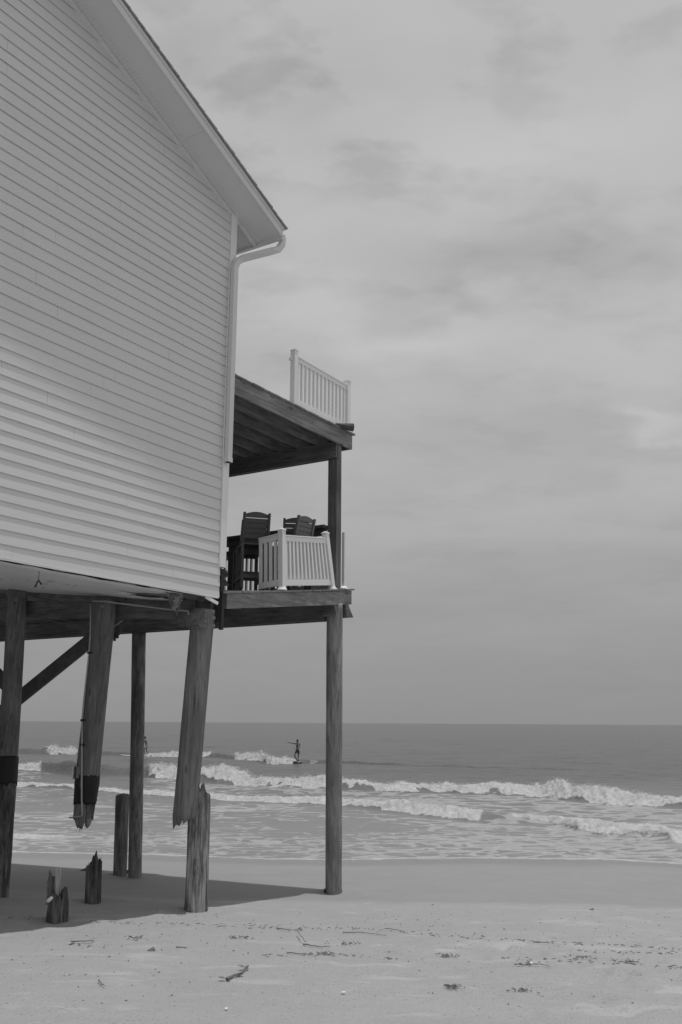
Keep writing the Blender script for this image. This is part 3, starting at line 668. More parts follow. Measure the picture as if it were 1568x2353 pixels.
# slots and stains in the panel
mb = MB(); rnd = random.Random(11)
for i in range(46):
    t_ = rnd.uniform(6.4, 9.2); w_ = rnd.uniform(.8, 3.9); L = rnd.uniform(.02, .06)
    z_ = pz(t_, w_) - .009 - .004; MB().beam(H(t_, w_, z_), H(t_ + L * .3, w_ - L, z_ - .001), .008, .003).build('panel_slot', M_['dark'], panel)
# subfloor and floor joists above
box_obj('subfloor', M_['dark'], house, T_LAND + .15, 10.2, .15, DEPTH - .2, 2.34, 2.38)  # shade of the void above the torn panel, painted as near-black
mb = MB(); mb.hbox(T_LAND + .1, 10.12, .02, .06, 1.80, 2.33); mb.build('sill_beam', M_['joist'], house)
for i in range(14):
    w_ = .42 + i * .41
    zb = beam_z(w_) + .03; MB().hexa([H(8.8, w_, zb), H(10.44, w_, zb), H(10.44, w_ + .04, zb), H(8.8, w_ + .04, zb), H(8.8, w_, 2.335), H(10.10, w_, 2.335), H(10.10, w_ + .04, 2.335), H(8.8, w_ + .04, 2.335)]).build('floor_joist', M_['joist'], house)
# drooping header beam on the row of pilings
def hz(w): return 1.435 + .116 * min(w, 6)
mb = MB()
for (a, b) in ((10.46, 10.50), (10.506, 10.546)):
    w0_ = .55 if a < 10.48 else .30
    mb.hexa([H(a, w0_, hz(w0_)), H(b, w0_, hz(w0_)), H(b, 11.0, hz(9)), H(a, 11.0, hz(9)), H(a, w0_, hz(w0_) + .27), H(b, w0_, hz(w0_) + .27), H(b, 11.0, hz(9) + .27), H(a, 11., hz(9) + .27)])
header = mb.build('header_beam', M_['beam_w'], house)
# splintered end of that beam at the corner piling
mb = MB(); rnd = random.Random(2)
pA = np.array(on_t(411, 1414, 10.08)); pB = np.array(on_t(497, 1406, 10.08))
for i in range(16):
    f = i / 15.0; zt = 1.55 - f * .22; L = .18 + .42 * math.sin(math.pi * (0.12 + f * .75)) + rnd.uniform(-.08, .08)
    w1_ = .02 + rnd.uniform(0, .03)
    mb.hexa([H(10.07, w1_, zt - .016), H(10.115, w1_, zt - .016), H(10.11, w1_ + L, zt - .012 - L * .03), H(10.085, w1_ + L, zt - .012 - L * .03), H(10.07, w1_, zt), H(10.115, w1_, zt), H(10.11, w1_ + L, zt - .008 - L * .03), H(10.09, w1_ + L, zt - .008 - L * .03)])
mb.build('splintered_beam_end', M_['beam_u'], house)
# torn felt hanging through the gap
mb = MB(); rnd = random.Random(4); nx_, ny_ = 14, 18
p0 = np.array(on_w(383, 1358, .12)); vs = []; fs = []
for j in range(ny_):
    f = j / (ny_ - 1)
    l = 382 + 22 * f ** 1.3 + rnd.uniform(-1, 1); r_ = 424 - 16 * f ** 0.9 + rnd.uniform(-3.5, 2.5) * (0.4 + f); 
    if f > .75: l += (f - .75) * 18; r_ -= (f - .75) * 10
    for i in range(nx_):
        g_ = i / (nx_ - 1); x_ = l + (r_ - l) * g_; y_ = 1360 + 50 * f + g_ * 6 * (1 - f) + rnd.uniform(-1, 1) + (4 * math.sin(i * 1.9) if j == ny_ - 1 else 0)
        q = on_w(x_, y_, .14 + .03 * math.sin(g_ * 7 + f * 4) + .02 * rnd.uniform(-1, 1)); vs.append(H(*q))
for j in range(ny_ - 1):
    for i in range(nx_ - 1): a = j * nx_ + i; fs.append((a, a + 1, a + nx_ + 1, a + nx_))
mb.add(vs, fs); ft = mb.build('torn_felt', M_['felt'], house, smooth=True)
sm = ft.modifiers.new('solid', 'SOLIDIFY'); sm.thickness = .012
# trim strip hanging off under the siding corner
a_ = H(*on_w(472, 1371, .01)); b_ = H(*on_w(501, 1387, -.05)); MB().beam(a_, b_, .02, .045).build('loose_trim', M_['vinyl'], house, bevel=.002)
# torn corner framing to the right of the siding
mb = MB(); mb.hbox(T_SEA + .04, T_SEA + .13, .03, .12, 1.40, 2.19); mb.hbox(T_SEA + .06, T_SEA + .11, -.02, .03, 1.30, 1.84)
mb.build('corner_stud', M_['dark'], house)
mb = MB(); rnd = random.Random(9)
for i in range(14):
    z_ = 2.17 - i * .022; s_ = .10 + .03 * math.sin(i * .9) + rnd.uniform(-.015, .015) if i < 10 else .05
    mb.hbox(T_SEA + .02, T_SEA + .02 + s_ * 1.3, -.02 - rnd.uniform(0, .012), .02, z_ - .0225, z_)
mb.build('torn_house_wrap', M_['dark'], house)
# hanging wire with a forked end
p = on_w(91, 1307, .25); q = on_w(89, 1333, .25); pts = [H(*p), H(p[0], .25, (p[2] + q[2]) / 2), H(*q)]
mb = MB().tube(pts, .0035, 6); q1 = on_w(81, 1349, .25); q2 = on_w(96, 1343, .25)
mb.tube([H(*q), H(*q1)], [.006, .012], 6); mb.tube([H(*q), H(*q2)], [.006, .011], 6); mb.build('hanging_wire', M_['dark'], house)
# ragged dark strip under the bottom course
mb = MB(); rnd = random.Random(8); a = 3.0
while a < 10.2:
    b = a + rnd.uniform(.05, .22); h_ = rnd.uniform(.006, .028) * (1.5 if 8.0 < a < 9.6 else 1); mb.hbox(a, min(b, 10.25), .0, .010, Z_SID0 - h_, 1.789); a = b
mb.build('ragged_strip', M_['felt'], house)
mb = MB(); mb.hbox(3.0, 10.30, -.026, -.004, Z_SID0 - .018, Z_SID0 - .002); mb.build('starter_strip', M_['trim'], house)

# ---- pilings
def pile_mesh(base, top, r0, r1, seg=36, rings=34, rough=.012, groove=.0, topj=None, botj=None, seed=0, topfun=None, botfun=None, rad=None):
    """one weathered pole; topfun / botfun give the broken ends as height over the lateral coordinate -1..1"""
    base = np.array(base, float); top = np.array(top, float); L = np.linalg.norm(top - base); ax = (top - base) / L
    view = np.array([base[0], base[1], 0]); view /= np.linalg.norm(view); lat = np.array([view[1], -view[0], 0]); lat -= ax * (lat @ ax); lat /= np.linalg.norm(lat); dep = np.cross(ax, lat)
    mb = MB(); vs = []; rr = random.Random(seed)
    tj = [rr.uniform(-1, 1) for _ in range(seg)]; bj = [rr.uniform(-1, 1) for _ in range(seg)]
    for i in range(rings + 1):
        f = i / rings
        for k in range(seg):
            th = 2 * math.pi * k / seg; c, s = math.cos(th), math.sin(th)
            lo = botfun(c, s) + (botj or 0) * bj[k] if botfun else 0.0
            hi = topfun(c, s) + (topj or 0) * tj[k] if topfun else 0.0
            h = lo + (L + hi - lo) * f
            ff = min(max(h / L, 0), 1); r = r0 + (r1 - r0) * ff
            if rad: r *= rad(h, th)
            nz = mnoise.noise(Vector((c * 2 + seed, s * 2, h * .8))) * rough * 1.4 + mnoise.noise(Vector((c * 6, s * 6 + seed, h * 2.3))) * rough * .6
            gr = -abs(mnoise.noise(Vector((c * 9 + seed, s * 9, h * .7)))) * groove * 2 + mnoise.noise(Vector((c * 22, s * 22 + seed, h * 1.5))) * groove * .6
            r = r + nz + gr
            vs.append(base + ax * h + (lat * c + dep * s) * r)
    fs = []
    for i in range(rings):
        for k in range(seg):
            k2 = (k + 1) % seg; fs.append((i * seg + k, i * seg + k2, (i + 1) * seg + k2, (i + 1) * seg + k))
    # ends: an inner ring and a centre, set in so broken ends look hollowed
    for end, ring in ((1, rings), (0, 0)):
        b0 = len(vs)
        fun = topfun if end else botfun
        for q, (rk, dz) in enumerate(((.62, .35), (.3, .5))):
            for k in range(seg):
                p = np.array(vs[ring * seg + k]); c0 = base + ax * ((p - base) @ ax); v = p - c0
                hh = (p - base) @ ax; ref = L if end else 0.0
                h2 = ref + (hh - ref) * (1 - dz) + (rr.uniform(-.02, .02) if fun else 0); vs.append(base + ax * h2 + v * rk)
        cen = len(vs); vs.append(base + ax * ((L if end else 0.0) + (topfun(0, 0) * .4 if end and topfun else (botfun(0, 0) * .4 if (not end) and botfun else 0))))
        for k in range(seg):
            k2 = (k + 1) % seg
            fs.append((ring * seg + k, ring * seg + k2, b0 + k2, b0 + k)); fs.append((b0 + k, b0 + k2, b0 + seg + k2, b0 + seg + k)); fs.append((b0 + seg + k, b0 + seg + k2, cen))
    mb.add(vs, fs); return mb
def prof(tab):
    xs_ = [a for a, b in tab]; ys_ = [b for a, b in tab]
    return lambda c, s: float(np.interp(c, xs_, ys_))
def bolt(parent, p, r=.022):
    p = np.array(p); d = -np.array([p[0], p[1], 0]); d /= np.linalg.norm(d)
    MB().tube([p, p + d * .006], [r * 1.5, r * 1.5], 12).tube([p + d * .004, p + d * .025], [r * .8, r * .75], 6).build('bolt', M_['metal'], parent)
# leftmost piling: sound above, eroded below its tar sleeve, still standing in the sand
pb = on_ground(-1, 2062); b1 = np.array(on_t(-1, 2062, 10.3)); t1 = on_t(42, 1372, 10.3)
base1 = pb - np.array([0, 0, .35]); top1 = H(10.02, t1[1] - .05, 2.20)
sc1 = pb[1] / H(*t1)[1]
top1 = H(*on_t(42, 1356, 10.28)); top1[2] += .02
k1 = lambda y: (on_t(20, y, 10.3)[2] - base1[2]) / (top1[2] - base1[2]) * np.linalg.norm(top1 - base1)
z_b, z_t = k1(1797), k1(1738)
def r1f(h, th): return 1.0 if h > z_b else (.93 + .03 * math.sin(h * 4) - .05 * (1 - h / z_b))
p1 = pile_mesh(base1, top1, .158, .155, rings=70, rough=.006, groove=.003, seed=1, rad=lambda h, th: r1f(h, th) * (1 - (.05 * abs(mnoise.noise(Vector((math.cos(th) * 4, math.sin(th) * 4, h * 1.2)))) if h < z_b else 0))).build('piling', M_['pile'], house, smooth=True)
ax1 = (top1 - base1) / np.linalg.norm(top1 - base1)
def sleeve(a, b, r, seg=36, jag=.01, seed=1, mat='tar', basep=None, ax=None, parent=None, name='tar_sleeve', jt=None, rfun=None):
    mb = MB(); vs = []; rings = 12; rr = random.Random(seed); jb = [rr.uniform(-1, 1) for _ in range(seg)]; jt_ = [rr.uniform(-1, 1) for _ in range(seg)]
    lat = np.cross(ax, np.array([0, 1., 0])); lat /= np.linalg.norm(lat); dep = np.cross(lat, ax)
    for i in range(rings + 1):
        for k in range(seg):
            th = 2 * math.pi * k / seg; f = i / rings
            lo = a + jb[k] * jag + .5 * jag * math.sin(th * 3 + seed); hi = b + jt_[k] * (jt if jt is not None else 0)
            h = lo + (hi - lo) * f; r_ = r * (rfun(h) if rfun else 1) + .003 * mnoise.noise(Vector((math.cos(th) * 3, math.sin(th) * 3, h * 6)))
            vs.append(basep + ax * h + (lat * math.cos(th) + dep * math.sin(th)) * r_)
    fs = [(i * seg + k, i * seg + (k + 1) % seg, (i + 1) * seg + (k + 1) % seg, (i + 1) * seg + k) for i in range(rings) for k in range(seg)]
    mb.add(vs, fs); o = mb.build(name, M_[mat], parent, smooth=True); s_ = o.modifiers.new('solid', 'SOLIDIFY'); s_.thickness = .008; s_.offset = -1; return o
sleeve(z_b - .02, z_t, .170, basep=base1, ax=ax1, parent=p1, jag=.025, seed=3)
sleeve(-.05, z_b - .035, .160, basep=base1, ax=ax1, parent=p1, jag=.02, seed=5, mat='pile_rot', name='eroded_base', rfun=lambda h: 1 - .04 * math.sin(h * 3.3) ** 2 - .10 * max(0, 1 - h / 1.6) )
bolt(p1, H(*on_t(37, 1378, 10.12)), .03)
# second piling: hangs in the air, tarred end
top2 = H(*on_t(243, 1376, 10.26)); bot2 = H(*on_t(193, 1872, 10.26)); 
def rad2(h, th):
    return float(np.interp(h, [0, .25, .45, .75, 1.2, 3.4], [.88, .92, 1.06, 1.02, 1.0, 1.03])) * (1 - (.10 if h < .45 and math.cos(th) > .2 else 0))
p2 = pile_mesh(bot2, top2, .172, .172, rings=60, rough=.006, groove=.003, seed=12, rad=rad2, botj=.02, botfun=prof([(-1, -.03), (-.7, -.12), (-.3, -.19), (0, -.17), (.15, -.06), (.3, -.14), (.55, -.19), (.8, -.12), (1, .05)])).build('piling', M_['pile'], house, smooth=True)
L2 = np.linalg.norm(top2 - bot2); ax2 = (top2 - bot2) / L2
hz2 = lambda y: (1872 - y) / (1872 - 1376) * L2
sleeve(hz2(1845), hz2(1784), .179, basep=bot2, ax=ax2, parent=p2, jag=.03, jt=.025, seed=7, rfun=lambda h: float(np.interp(h, [0, .25, .45, .75, 1.2], [.9, .96, 1.03, 1.0, .99])))
sleeve(-.05, hz2(1840), .166, basep=bot2, ax=ax2, parent=p2, jag=.03, jt=.02, seed=9, mat='pile_rot', name='charred_end', rfun=lambda h: float(np.interp(h, [0, .25, .45, .75], [.88, .95, 1.06, 1.0])))
bolt(p2, H(*on_t(236, 1393, 10.08)), .02)
tq = 10.06
mb = MB().tube([H(*on_t(x, y, tq)) for x, y in ((209, 1388), (208, 1450), (205, 1500), (193, 1610), (189, 1655), (188.5, 1740), (188, 1830), (189, 1874), (184, 1876), (172, 1877.5), (160, 1879))], .0115, 10)
cd = mb.build('conduit', M_['pipe'], p2, smooth=True)
mb = MB()
for x, y in ((205.5, 1500), (190, 1655), (188.7, 1712)):
    q = H(*on_t(x, y, tq)); MB().beam(q - rt * .03, q + rt * .04, .02, .035).build('pipe_clip', M_['dark'], p2)
q = H(*on_t(181.5, 1775, 10.10)); 
eb = MB().beam(q - rt * .035, q + rt * .035, .07, .17).build('electrical_box', M_['metal'], p2, bevel=.006)
qb = H(*on_t(176.5, 1775, 10.09)); MB().beam(qb - rt * .016, qb + rt * .016, .06, .16).build('outlet', M_['dark'], eb)
q3 = H(*on_t(170.5, 1775, 10.05)); MB().beam(q3 - rt * .008 - np.array([0, .05, 0]), q3 - rt * .004 + np.array([0, .08, 0]), .012, .19).build('box_cover', M_['trim'], eb, bevel=.003)
# corner piling: broken off with a long splinter
top4 = H(*on_t(468, 1400, 10.26)); bot4 = H(*on_t(426, 1864, 10.26))
p4 = pile_mesh(bot4, top4, .166, .168, seg=84, rings=60, rough=.005, groove=.003, seed=23, botj=.014, botfun=prof([(-1, -.06), (-.90, -.235), (-.84, -.225), (-.68, -.04), (-.62, -.05), (-.58, -.17), (-.34, -.18), (-.27, -.08), (-.1, -.12), (0, -.145), (.27, -.10), (.5, -.09), (1, -.08)])).build('piling', M_['pile'], house, smooth=True)
for x, y in ((489, 1406), (491, 1420), (490, 1438)): bolt(p4, H(*on_t(x, y, 10.095)), .02)
def fibres(parent, c0, axis, lat, r, fun, n, seed, mat, down=True, L=.16):
    rr = random.Random(seed); mb = MB(); dep = np.cross(axis, lat)
    for i in range(n):
        th = rr.uniform(0, 2 * math.pi); c, s_ = math.cos(th), math.sin(th); h = fun(c, s_); rad_ = r * rr.uniform(.55, .97)
        p_ = c0 + (lat * c + dep * s_) * rad_ + axis * h; l = L * rr.uniform(.25, 1.0); sg = -1 if down else 1
        a_ = p_ - axis * sg * .08; b_ = p_ + axis * sg * l + lat * rr.uniform(-.012, .012) + dep * rr.uniform(-.012, .012)
        w_ = rr.uniform(.005, .014); x_ = np.cross(axis, (lat * c + dep * s_)); y_ = (lat * c + dep * s_)
        mb.add([a_ - x_ * w_, a_ + x_ * w_, a_ + y_ * w_ * .7, b_], [(0, 1, 2), (0, 1, 3), (1, 2, 3), (2, 0, 3)])
    o = mb.build('torn_fibres', mat, parent); return o
def latof(p, ax): v = np.array([p[0], p[1], 0]); v /= np.linalg.norm(v); l_ = np.array([v[1], -v[0], 0]); l_ -= ax * (l_ @ ax); return l_ / np.linalg.norm(l_)
ax4 = (top4 - bot4) / np.linalg.norm(top4 - bot4)
fibres(p4, bot4, ax4, latof(bot4, ax4), .165, prof([(-1, -.06), (-.90, -.20), (-.68, -.04), (-.58, -.15), (-.34, -.16), (-.27, -.08), (0, -.13), (.27, -.10), (1, -.08)]), 60, 5, M_['pile'], True, .10)
fibres(p2, bot2, ax2, latof(bot2, ax2), .150, prof([(-1, -.03), (-.7, -.12), (-.3, -.19), (0, -.17), (.15, -.06), (.3, -.14), (.55, -.19), (.8, -.12), (1, .05)]), 40, 6, M_['pile_rot'], True, .07)
# outer row: tall piling behind, corner piling
g5 = on_ground(312, 2016); base5 = g5 - np.array([0, 0, .3]); top5 = H(*on_t(320, 1452, 13.62))
p5 = pile_mesh(base5, top5, .124, .137, rings=40, rough=.005, groove=.002, seed=31).build('piling', M_['pile_dark'], house, smooth=True)
b6g = on_ground(767, 2050)
base6 = b6g - np.array([0, 0, .35]); top6 = H(*on_t(769.5, 1386, 13.62))
p6 = pile_mesh(base6, top6, .140, .142, rings=60, rough=.003, groove=.003, seed=37).build('piling', M_['pile_mid'], house, smooth=True)
# dark collar around the foot of the corner piling
ax6 = (top6 - base6) / np.linalg.norm(top6 - base6)
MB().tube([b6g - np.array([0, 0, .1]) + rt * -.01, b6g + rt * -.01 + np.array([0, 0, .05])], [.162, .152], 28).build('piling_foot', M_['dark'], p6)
# unseen pilings further under the house keep it standing
for (t_, w_) in ((10.3, 6.2), (10.3, 10.4), (13.62, 10.2)):
    g_ = H(t_, w_, 0); zg = gz(g_[0], g_[1]); g_[2] = zg - .3
    pile_mesh(g_, H(t_, w_, 2.05 if t_ < 12 else 1.75), .15, .15, rings=20, rough=.005, seed=int(w_ * 10)).build('piling', M_['pile_dark'], house, smooth=True)
for (t_, w_) in ((2.0, 1.0), (2.0, 4.5), (6.0, 7.5), (2.0, 8.0)):
    g_ = H(t_, w_, 0); g_[2] = gz(g_[0], g_[1]) - .3
    pile_mesh(g_, H(t_, w_, 1.75), .15, .15, rings=20, rough=.005, seed=int(w_ * 10)).build('piling', M_['pile_dark'], house, smooth=True)
# pipe along the header beam
mb = MB().tube([H(*on_t(x, y, 10.08)) for x, y in ((213, 1381), (245, 1382), (270, 1386), (330, 1393), (390, 1400), (433, 1404), (434, 1413))], .012, 8)
mb.build('water_pipe', M_['pipe'], header, smooth=True)
# diagonal braces on the far side of the row
def brace(x0, y0, x1, y1, t, ht=.235, th_=.045, off=0, name='brace'):
    a = H(*on_t(x0, y0, t)); b = H(*on_t(x1, y1, t)); a += U * off; b += U * off
    return MB().beam(a, b, th_, ht, upv=(0, 0, 1)).build(name, M_['brace'], house)
brace(-30, 1664, 262, 1428, 10.60)
brace(-60, 1492, 30, 1590, 10.655)
mb = MB(); rnd = random.Random(6)        # ragged plank end showing right of the second piling
for i in range(6):
    a = H(*on_t(262 + i * 2.4, 1426 + i * 3, 10.57)); b = H(*on_t(264 + i * 2.2, 1473 - (i % 3) * 5 - i * 2, 10.59)); mb.beam(a, b, .04, .02, upv=U)
mb.build('splintered_brace_end', M_['brace'], house)
mb = MB().beam(H(*on_t(262, 1440, 10.45)), H(*on_t(281, 1426, 10.45)), .015, .018).build('loose_strip', M_['pale'], house)

# ---- lower deck
ZD = 2.297
def dz(t, w):  # top of the lower deck: droops towards the broken corner
    zi = min(ZD, 1.83 + .115 * max(w, 0)); f = (t - 10.48) / (13.93 - 10.48); return zi + (ZD - zi) * f
mb = MB(); t_ = 10.40; rnd = random.Random(12)
while t_ < 14.05:
    t2 = min(t_ + .139, 14.06); e = rnd.uniform(-.008, .012)
    for w0, w1 in ((-.045 + e, 3), (3, 11)):
        mb.hexa([H(t_, w0, dz(t_, w0) + .001), H(t2, w0, dz(t2, w0) + .001), H(t2, w1, dz(t2, w1) + .001), H(t_, w1, dz(t_, w1) + .001), H(t_, w0, dz(t_, w0) + .026), H(t2, w0, dz(t2, w0) + .026), H(t2, w1, dz(t2, w1) + .026), H(t_, w1, dz(t_, w1) + .026)])
    t_ = t2 + .006
deck = mb.build('deck', M_['deck'], house)
rm = MB().hexa([H(10.50, -.02, 1.612), H(13.98, -.02, 2.055), H(13.98, .02, 2.055), H(10.50, .02, 1.612), H(10.50, -.02, 1.832), H(13.98, -.02, 2.297), H(13.98, .02, 2.297), H(10.50, .02, 1.832)]).build('rim_joist', M_['beam_u'], deck)
mb = MB(); mb.hbox(13.945, 13.985, .021, 11, 2.055, 2.296); mb.build('rim_joist', M_['beam_w'], deck)
for i in range(26):
    w_ = .42 + i * .41
    if w_ > 10.9: break
    MB().hexa([H(10.56, w_, dz(10.56, w_) - .235), H(13.94, w_, dz(13.94, w_) - .235), H(13.94, w_ + .04, dz(13.94, w_) - .235), H(10.56, w_ + .04, dz(10.56, w_) - .235), H(10.56, w_, dz(10.56, w_) - .002), H(13.94, w_, dz(13.94, w_) - .002), H(13.94, w_ + .04, dz(13.94, w_) - .002), H(10.56, w_ + .04, dz(10.56, w_) - .002)]).build('floor_joist', M_['joist'], deck)
mb = MB(); mb.hbox(13.50, 13.54, .26, 11, 1.745, 2.045); mb.hbox(13.71, 13.75, .26, 11, 1.745, 2.045)
mb.build('deck_beam', M_['beam_w'], deck)
# split end of the beam sticking out past the corner piling
mb = MB(); a = on_t(790, 1383, 13.75); 
mb.hexa([H(13.79, -.045, 1.80), H(13.83, -.15, 1.80), H(13.83, .20, 1.80), H(13.79, .20, 1.80), H(13.79, -.005, 2.05), H(13.83, -.04, 2.05), H(13.83, .20, 2.05), H(13.79, .20, 2.05)])
mb.hexa([H(13.42, -.06, 1.80), H(13.46, -.06, 1.80), H(13.46, .22, 1.80), H(13.42, .22, 1.80), H(13.42, -.0, 2.05), H(13.46, -.0, 2.05), H(13.46, .22, 2.05), H(13.42, .22, 2.05)])
mb.build('beam_end', M_['beam_w'], deck)

# ---- upper deck
mb = MB(); t_ = 10.36; rnd = random.Random(14)
while t_ < 14.03:
    t2 = min(t_ + .139, 14.045); e = rnd.uniform(-.006, .012); mb.hbox(t_, t2, -.055 + e, 11, 5.199, 5.226); t_ = t2 + .006
udeck = mb.build('balcony_deck', M_['deck'], house)
MB().hbox(10.345, 13.985, -.02, .02, 4.920, 5.197).build('rim_joist', M_['beam_u'], udeck)
MB().hbox(13.945, 13.984, .021, 11, 4.92, 5.196).build('rim_joist', M_['beam_w'], udeck)
for i in range(26):
    w_ = .44 + i * .41
    if w_ > 10.9: break
    box_obj('floor_joist', M_['joist'], udeck, 10.345, 13.94, w_, w_ + .04, 4.955, 5.196)
MB().hbox(13.50, 13.54, .02, 11, 4.655, 4.952).hbox(13.57, 13.61, .02, 11, 4.655, 4.952).build('deck_beam', M_['beam_w'], udeck)
# square upper post at the corner
pt = on_t(769, 1357, 13.62); pt2 = on_t(769.5, 1040, 13.62); cw = .125
sup = MB().hbox(13.545, 13.70, cw - .095, cw + .095, 2.325, 4.653).hbox(13.615, 13.70, cw - .095, cw + .03, 4.6535, 4.918).build('support_post', M_['post'], house, bevel=.004)
for w_ in (3.3, 6.4): MB().hbox(13.545, 13.70, w_ - .08, w_ + .08, 2.325, 4.653).build('support_post', M_['post'], house)

# ---- railings
def railing(name, base_pts, top_off, posts, n_bal, mat, h_top=.90, h_bot=.16, rail=(.06, .09), bal=.036, post=.10, post_h=1.03, cap=True, flare=True, tilt=None, ends=None, skew=0.0, skip=()):
    """base_pts: two world points on the deck; posts: fractions carrying a post; tilt: how the top leans"""
    a, b = np.array(base_pts[0]), np.array(base_pts[1]); d = b - a; L = np.linalg.norm(d); d /= L
    ta, tb = (np.array(tilt[0]), np.array(tilt[1])) if tilt else (np.array([0, 0, 1.]), np.array([0, 0, 1.]))
    def upv(f): v = ta * (1 - f) + tb * f; return v / np.linalg.norm(v)
    mb = MB()
    e0 = post / 2 / L if 0 in posts else 0; e1 = 1 - (post / 2 / L if 1 in posts else 0)
    P = lambda f, h: a + d * L * f + upv(f) * h
    nrm = np.cross(d, np.array([0, 0, 1.])); nrm /= np.linalg.norm(nrm)
    def quadrail(h0, h1, wd):
        mb.hexa([P(e0, h0) - nrm * wd / 2, P(e1, h0) - nrm * wd / 2, P(e1, h0) + nrm * wd / 2, P(e0, h0) + nrm * wd / 2, P(e0, h1) - nrm * wd / 2, P(e1, h1) - nrm * wd / 2, P(e1, h1) + nrm * wd / 2, P(e0, h1) + nrm * wd / 2])
    quadrail(h_top - rail[1], h_top - .0205, rail[0] * .75); quadrail(h_top - .021, h_top, rail[0] * 1.25); o = mb.build(name, mat, house, bevel=.003)
    mb = MB(); quadrail(h_bot - rail[1], h_bot, rail[0] * .8); mb.build('bottom_rail', mat, o, bevel=.003)
    for i in range(n_bal):
        if i in skip: continue
        f = e0 + (e1 - e0) * (i + .5) / n_bal + skew; p0_, p1_ = P(f, h_bot + .001), P(f, h_top - rail[1] - .001)
        MB().beam(p0_, p1_, bal, bal, upv=d).build('baluster', mat, o)
    for f in posts:
        mbp = MB(); p0_, p1_ = P(f, .028), P(f, post_h); mbp.beam(p0_, p1_, post, post, upv=d)
        if cap:
            uv = upv(f); c = P(f, post_h); s_ = post / 2 + .008; x_ = d * s_; y_ = nrm * s_
            mbp.hexa([c - x_ - y_, c + x_ - y_, c + x_ + y_, c - x_ + y_, c - x_ - y_ + uv * .022, c + x_ - y_ + uv * .022, c + x_ + y_ + uv * .022, c - x_ + y_ + uv * .022])
            mbp.add([c - x_ - y_ + uv * .023, c + x_ - y_ + uv * .023, c + x_ + y_ + uv * .023, c - x_ + y_ + uv * .023, c + uv * .05], [(0, 1, 4), (1, 2, 4), (2, 3, 4), (3, 0, 4), (3, 2, 1, 0)])
        mbp.build('rail_post', mat, o, bevel=.004)
        if flare:
            rs = [post * .86, post * .84, post * .74, post * .62]; hs = [.028, .045, .06, .082]
            MB().tube([P(f, h_) for h_ in hs], rs, 24).build('post_skirt', mat, o, smooth=False)
    return o
# upper deck, landward panel
a = H(12.20, .06, 5.20); b = H(13.93, .06, 5.20)
railing('railing', (a, b), 0, (0, 1), 13, M_['vinyl'], h_top=.96, h_bot=.17, post=.098, post_h=1.03, rail=(.06, .10), flare=False, bal=.04)
# white bracket where the missing rail was screwed on
q = H(12.135, .10, 6.08); MB().beam(q - U * .006, q + U * .006, .05, .06).build('rail_bracket', M_['shell'], udeck, bevel=.004)
mb = MB()   # old boards left lying behind
mb.beam(H(12.05, .35, 5.25), H(12.3, 1.6, 5.36), .14, .04); mb.beam(H(11.8, .3, 5.245), H(12.15, .12, 5.25), .14, .03)
mb.build('loose_board', M_['deck'], udeck)
# seaward railing of the upper deck (seen through the balusters)
railing('railing', (H(13.93, .25, 5.20), H(13.93, 5.0, 5.20)), 0, (1,), 40, M_['post'], h_top=.62, h_bot=.14, flare=False, rail=(.05, .05), bal=.02) if False else None
mb = MB(); mb.hbox(13.70, 13.74, .75, 2.4, 5.55, 5.60); mb.hbox(13.70, 13.74, .75, .80, 5.23, 5.55); mb.hbox(13.2, 13.24, 1.1, 1.15, 5.23, 5.62); mb.hbox(13.0, 13.5, 1.0, 1.4, 5.42, 5.46)
mb.build('deck_furniture_frame', M_['chair'], udeck)
# lower deck: two white sections meeting at a post, leaning with the deck
def dk(t, w, h=0.026): return H(t, w, dz(t, w) + h - .026)
dn = np.array([0, 0, 1.]) - U * .12; dn2 = np.array([0, 0, 1.]) - U * .24
rl = railing('railing', (dk(11.99, .07), dk(13.48, .07)), 0, (0, 1), 12, M_['vinyl'], h_top=.93, h_bot=.20, post=.095, post_h=1.00, rail=(.06, .10), bal=.049, tilt=(np.array([0, 0, 1.]) - U * .04, dn2))
railing('railing', (dk(11.99, .07) + W * .05, dk(11.99, .07) + W * .45 + np.array([0, 0, -.04])), 0, (), 4, M_['vinyl'], h_top=.955, h_bot=.21, rail=(.06, .10), bal=.042, tilt=(np.array([0, 0, 1.]) - U * .04, np.array([0, 0, 1.]) - U * .04), skew=.06)
# seaward side: white balusters under a timber bar cap on heavy posts
o = railing('railing', (dk(13.82, .24), dk(13.82, 8.6)), 0, (), 78, M_['trim'], h_top=.86, h_bot=.14, rail=(.06, .09), bal=.04)
for nm in ('baluster',): pass
MB().beam(dk(13.88, .082), dk(13.88, .082) + np.array([0, 0, 1.06]), .055, .055, upv=U).tube([dk(13.88, .10) + np.array([0, 0, h_]) for h_ in (.028, .05, .08)], [.10, .095, .06], 20).build('rail_post', M_['vinyl'], o, bevel=.003)
MB().hbox(13.43, 13.70, .23, 8.6, 3.375, 3.432).hbox(13.50, 13.54, .23, 8.6, 3.25, 3.374).build('bar_cap', M_['chair'], house)  # shade on the bar timber is painted in as near-black
for w_ in (2.36, 5.3): MB().hbox(13.545, 13.66, w_ - .10, w_ + .10, 2.325, 3.374).build('bar_post', M_['chair'], house)
MB().hbox(13.555, 13.60, .24, 8.6, 3.09, 3.175).build('bar_rail', M_['chair'], house)

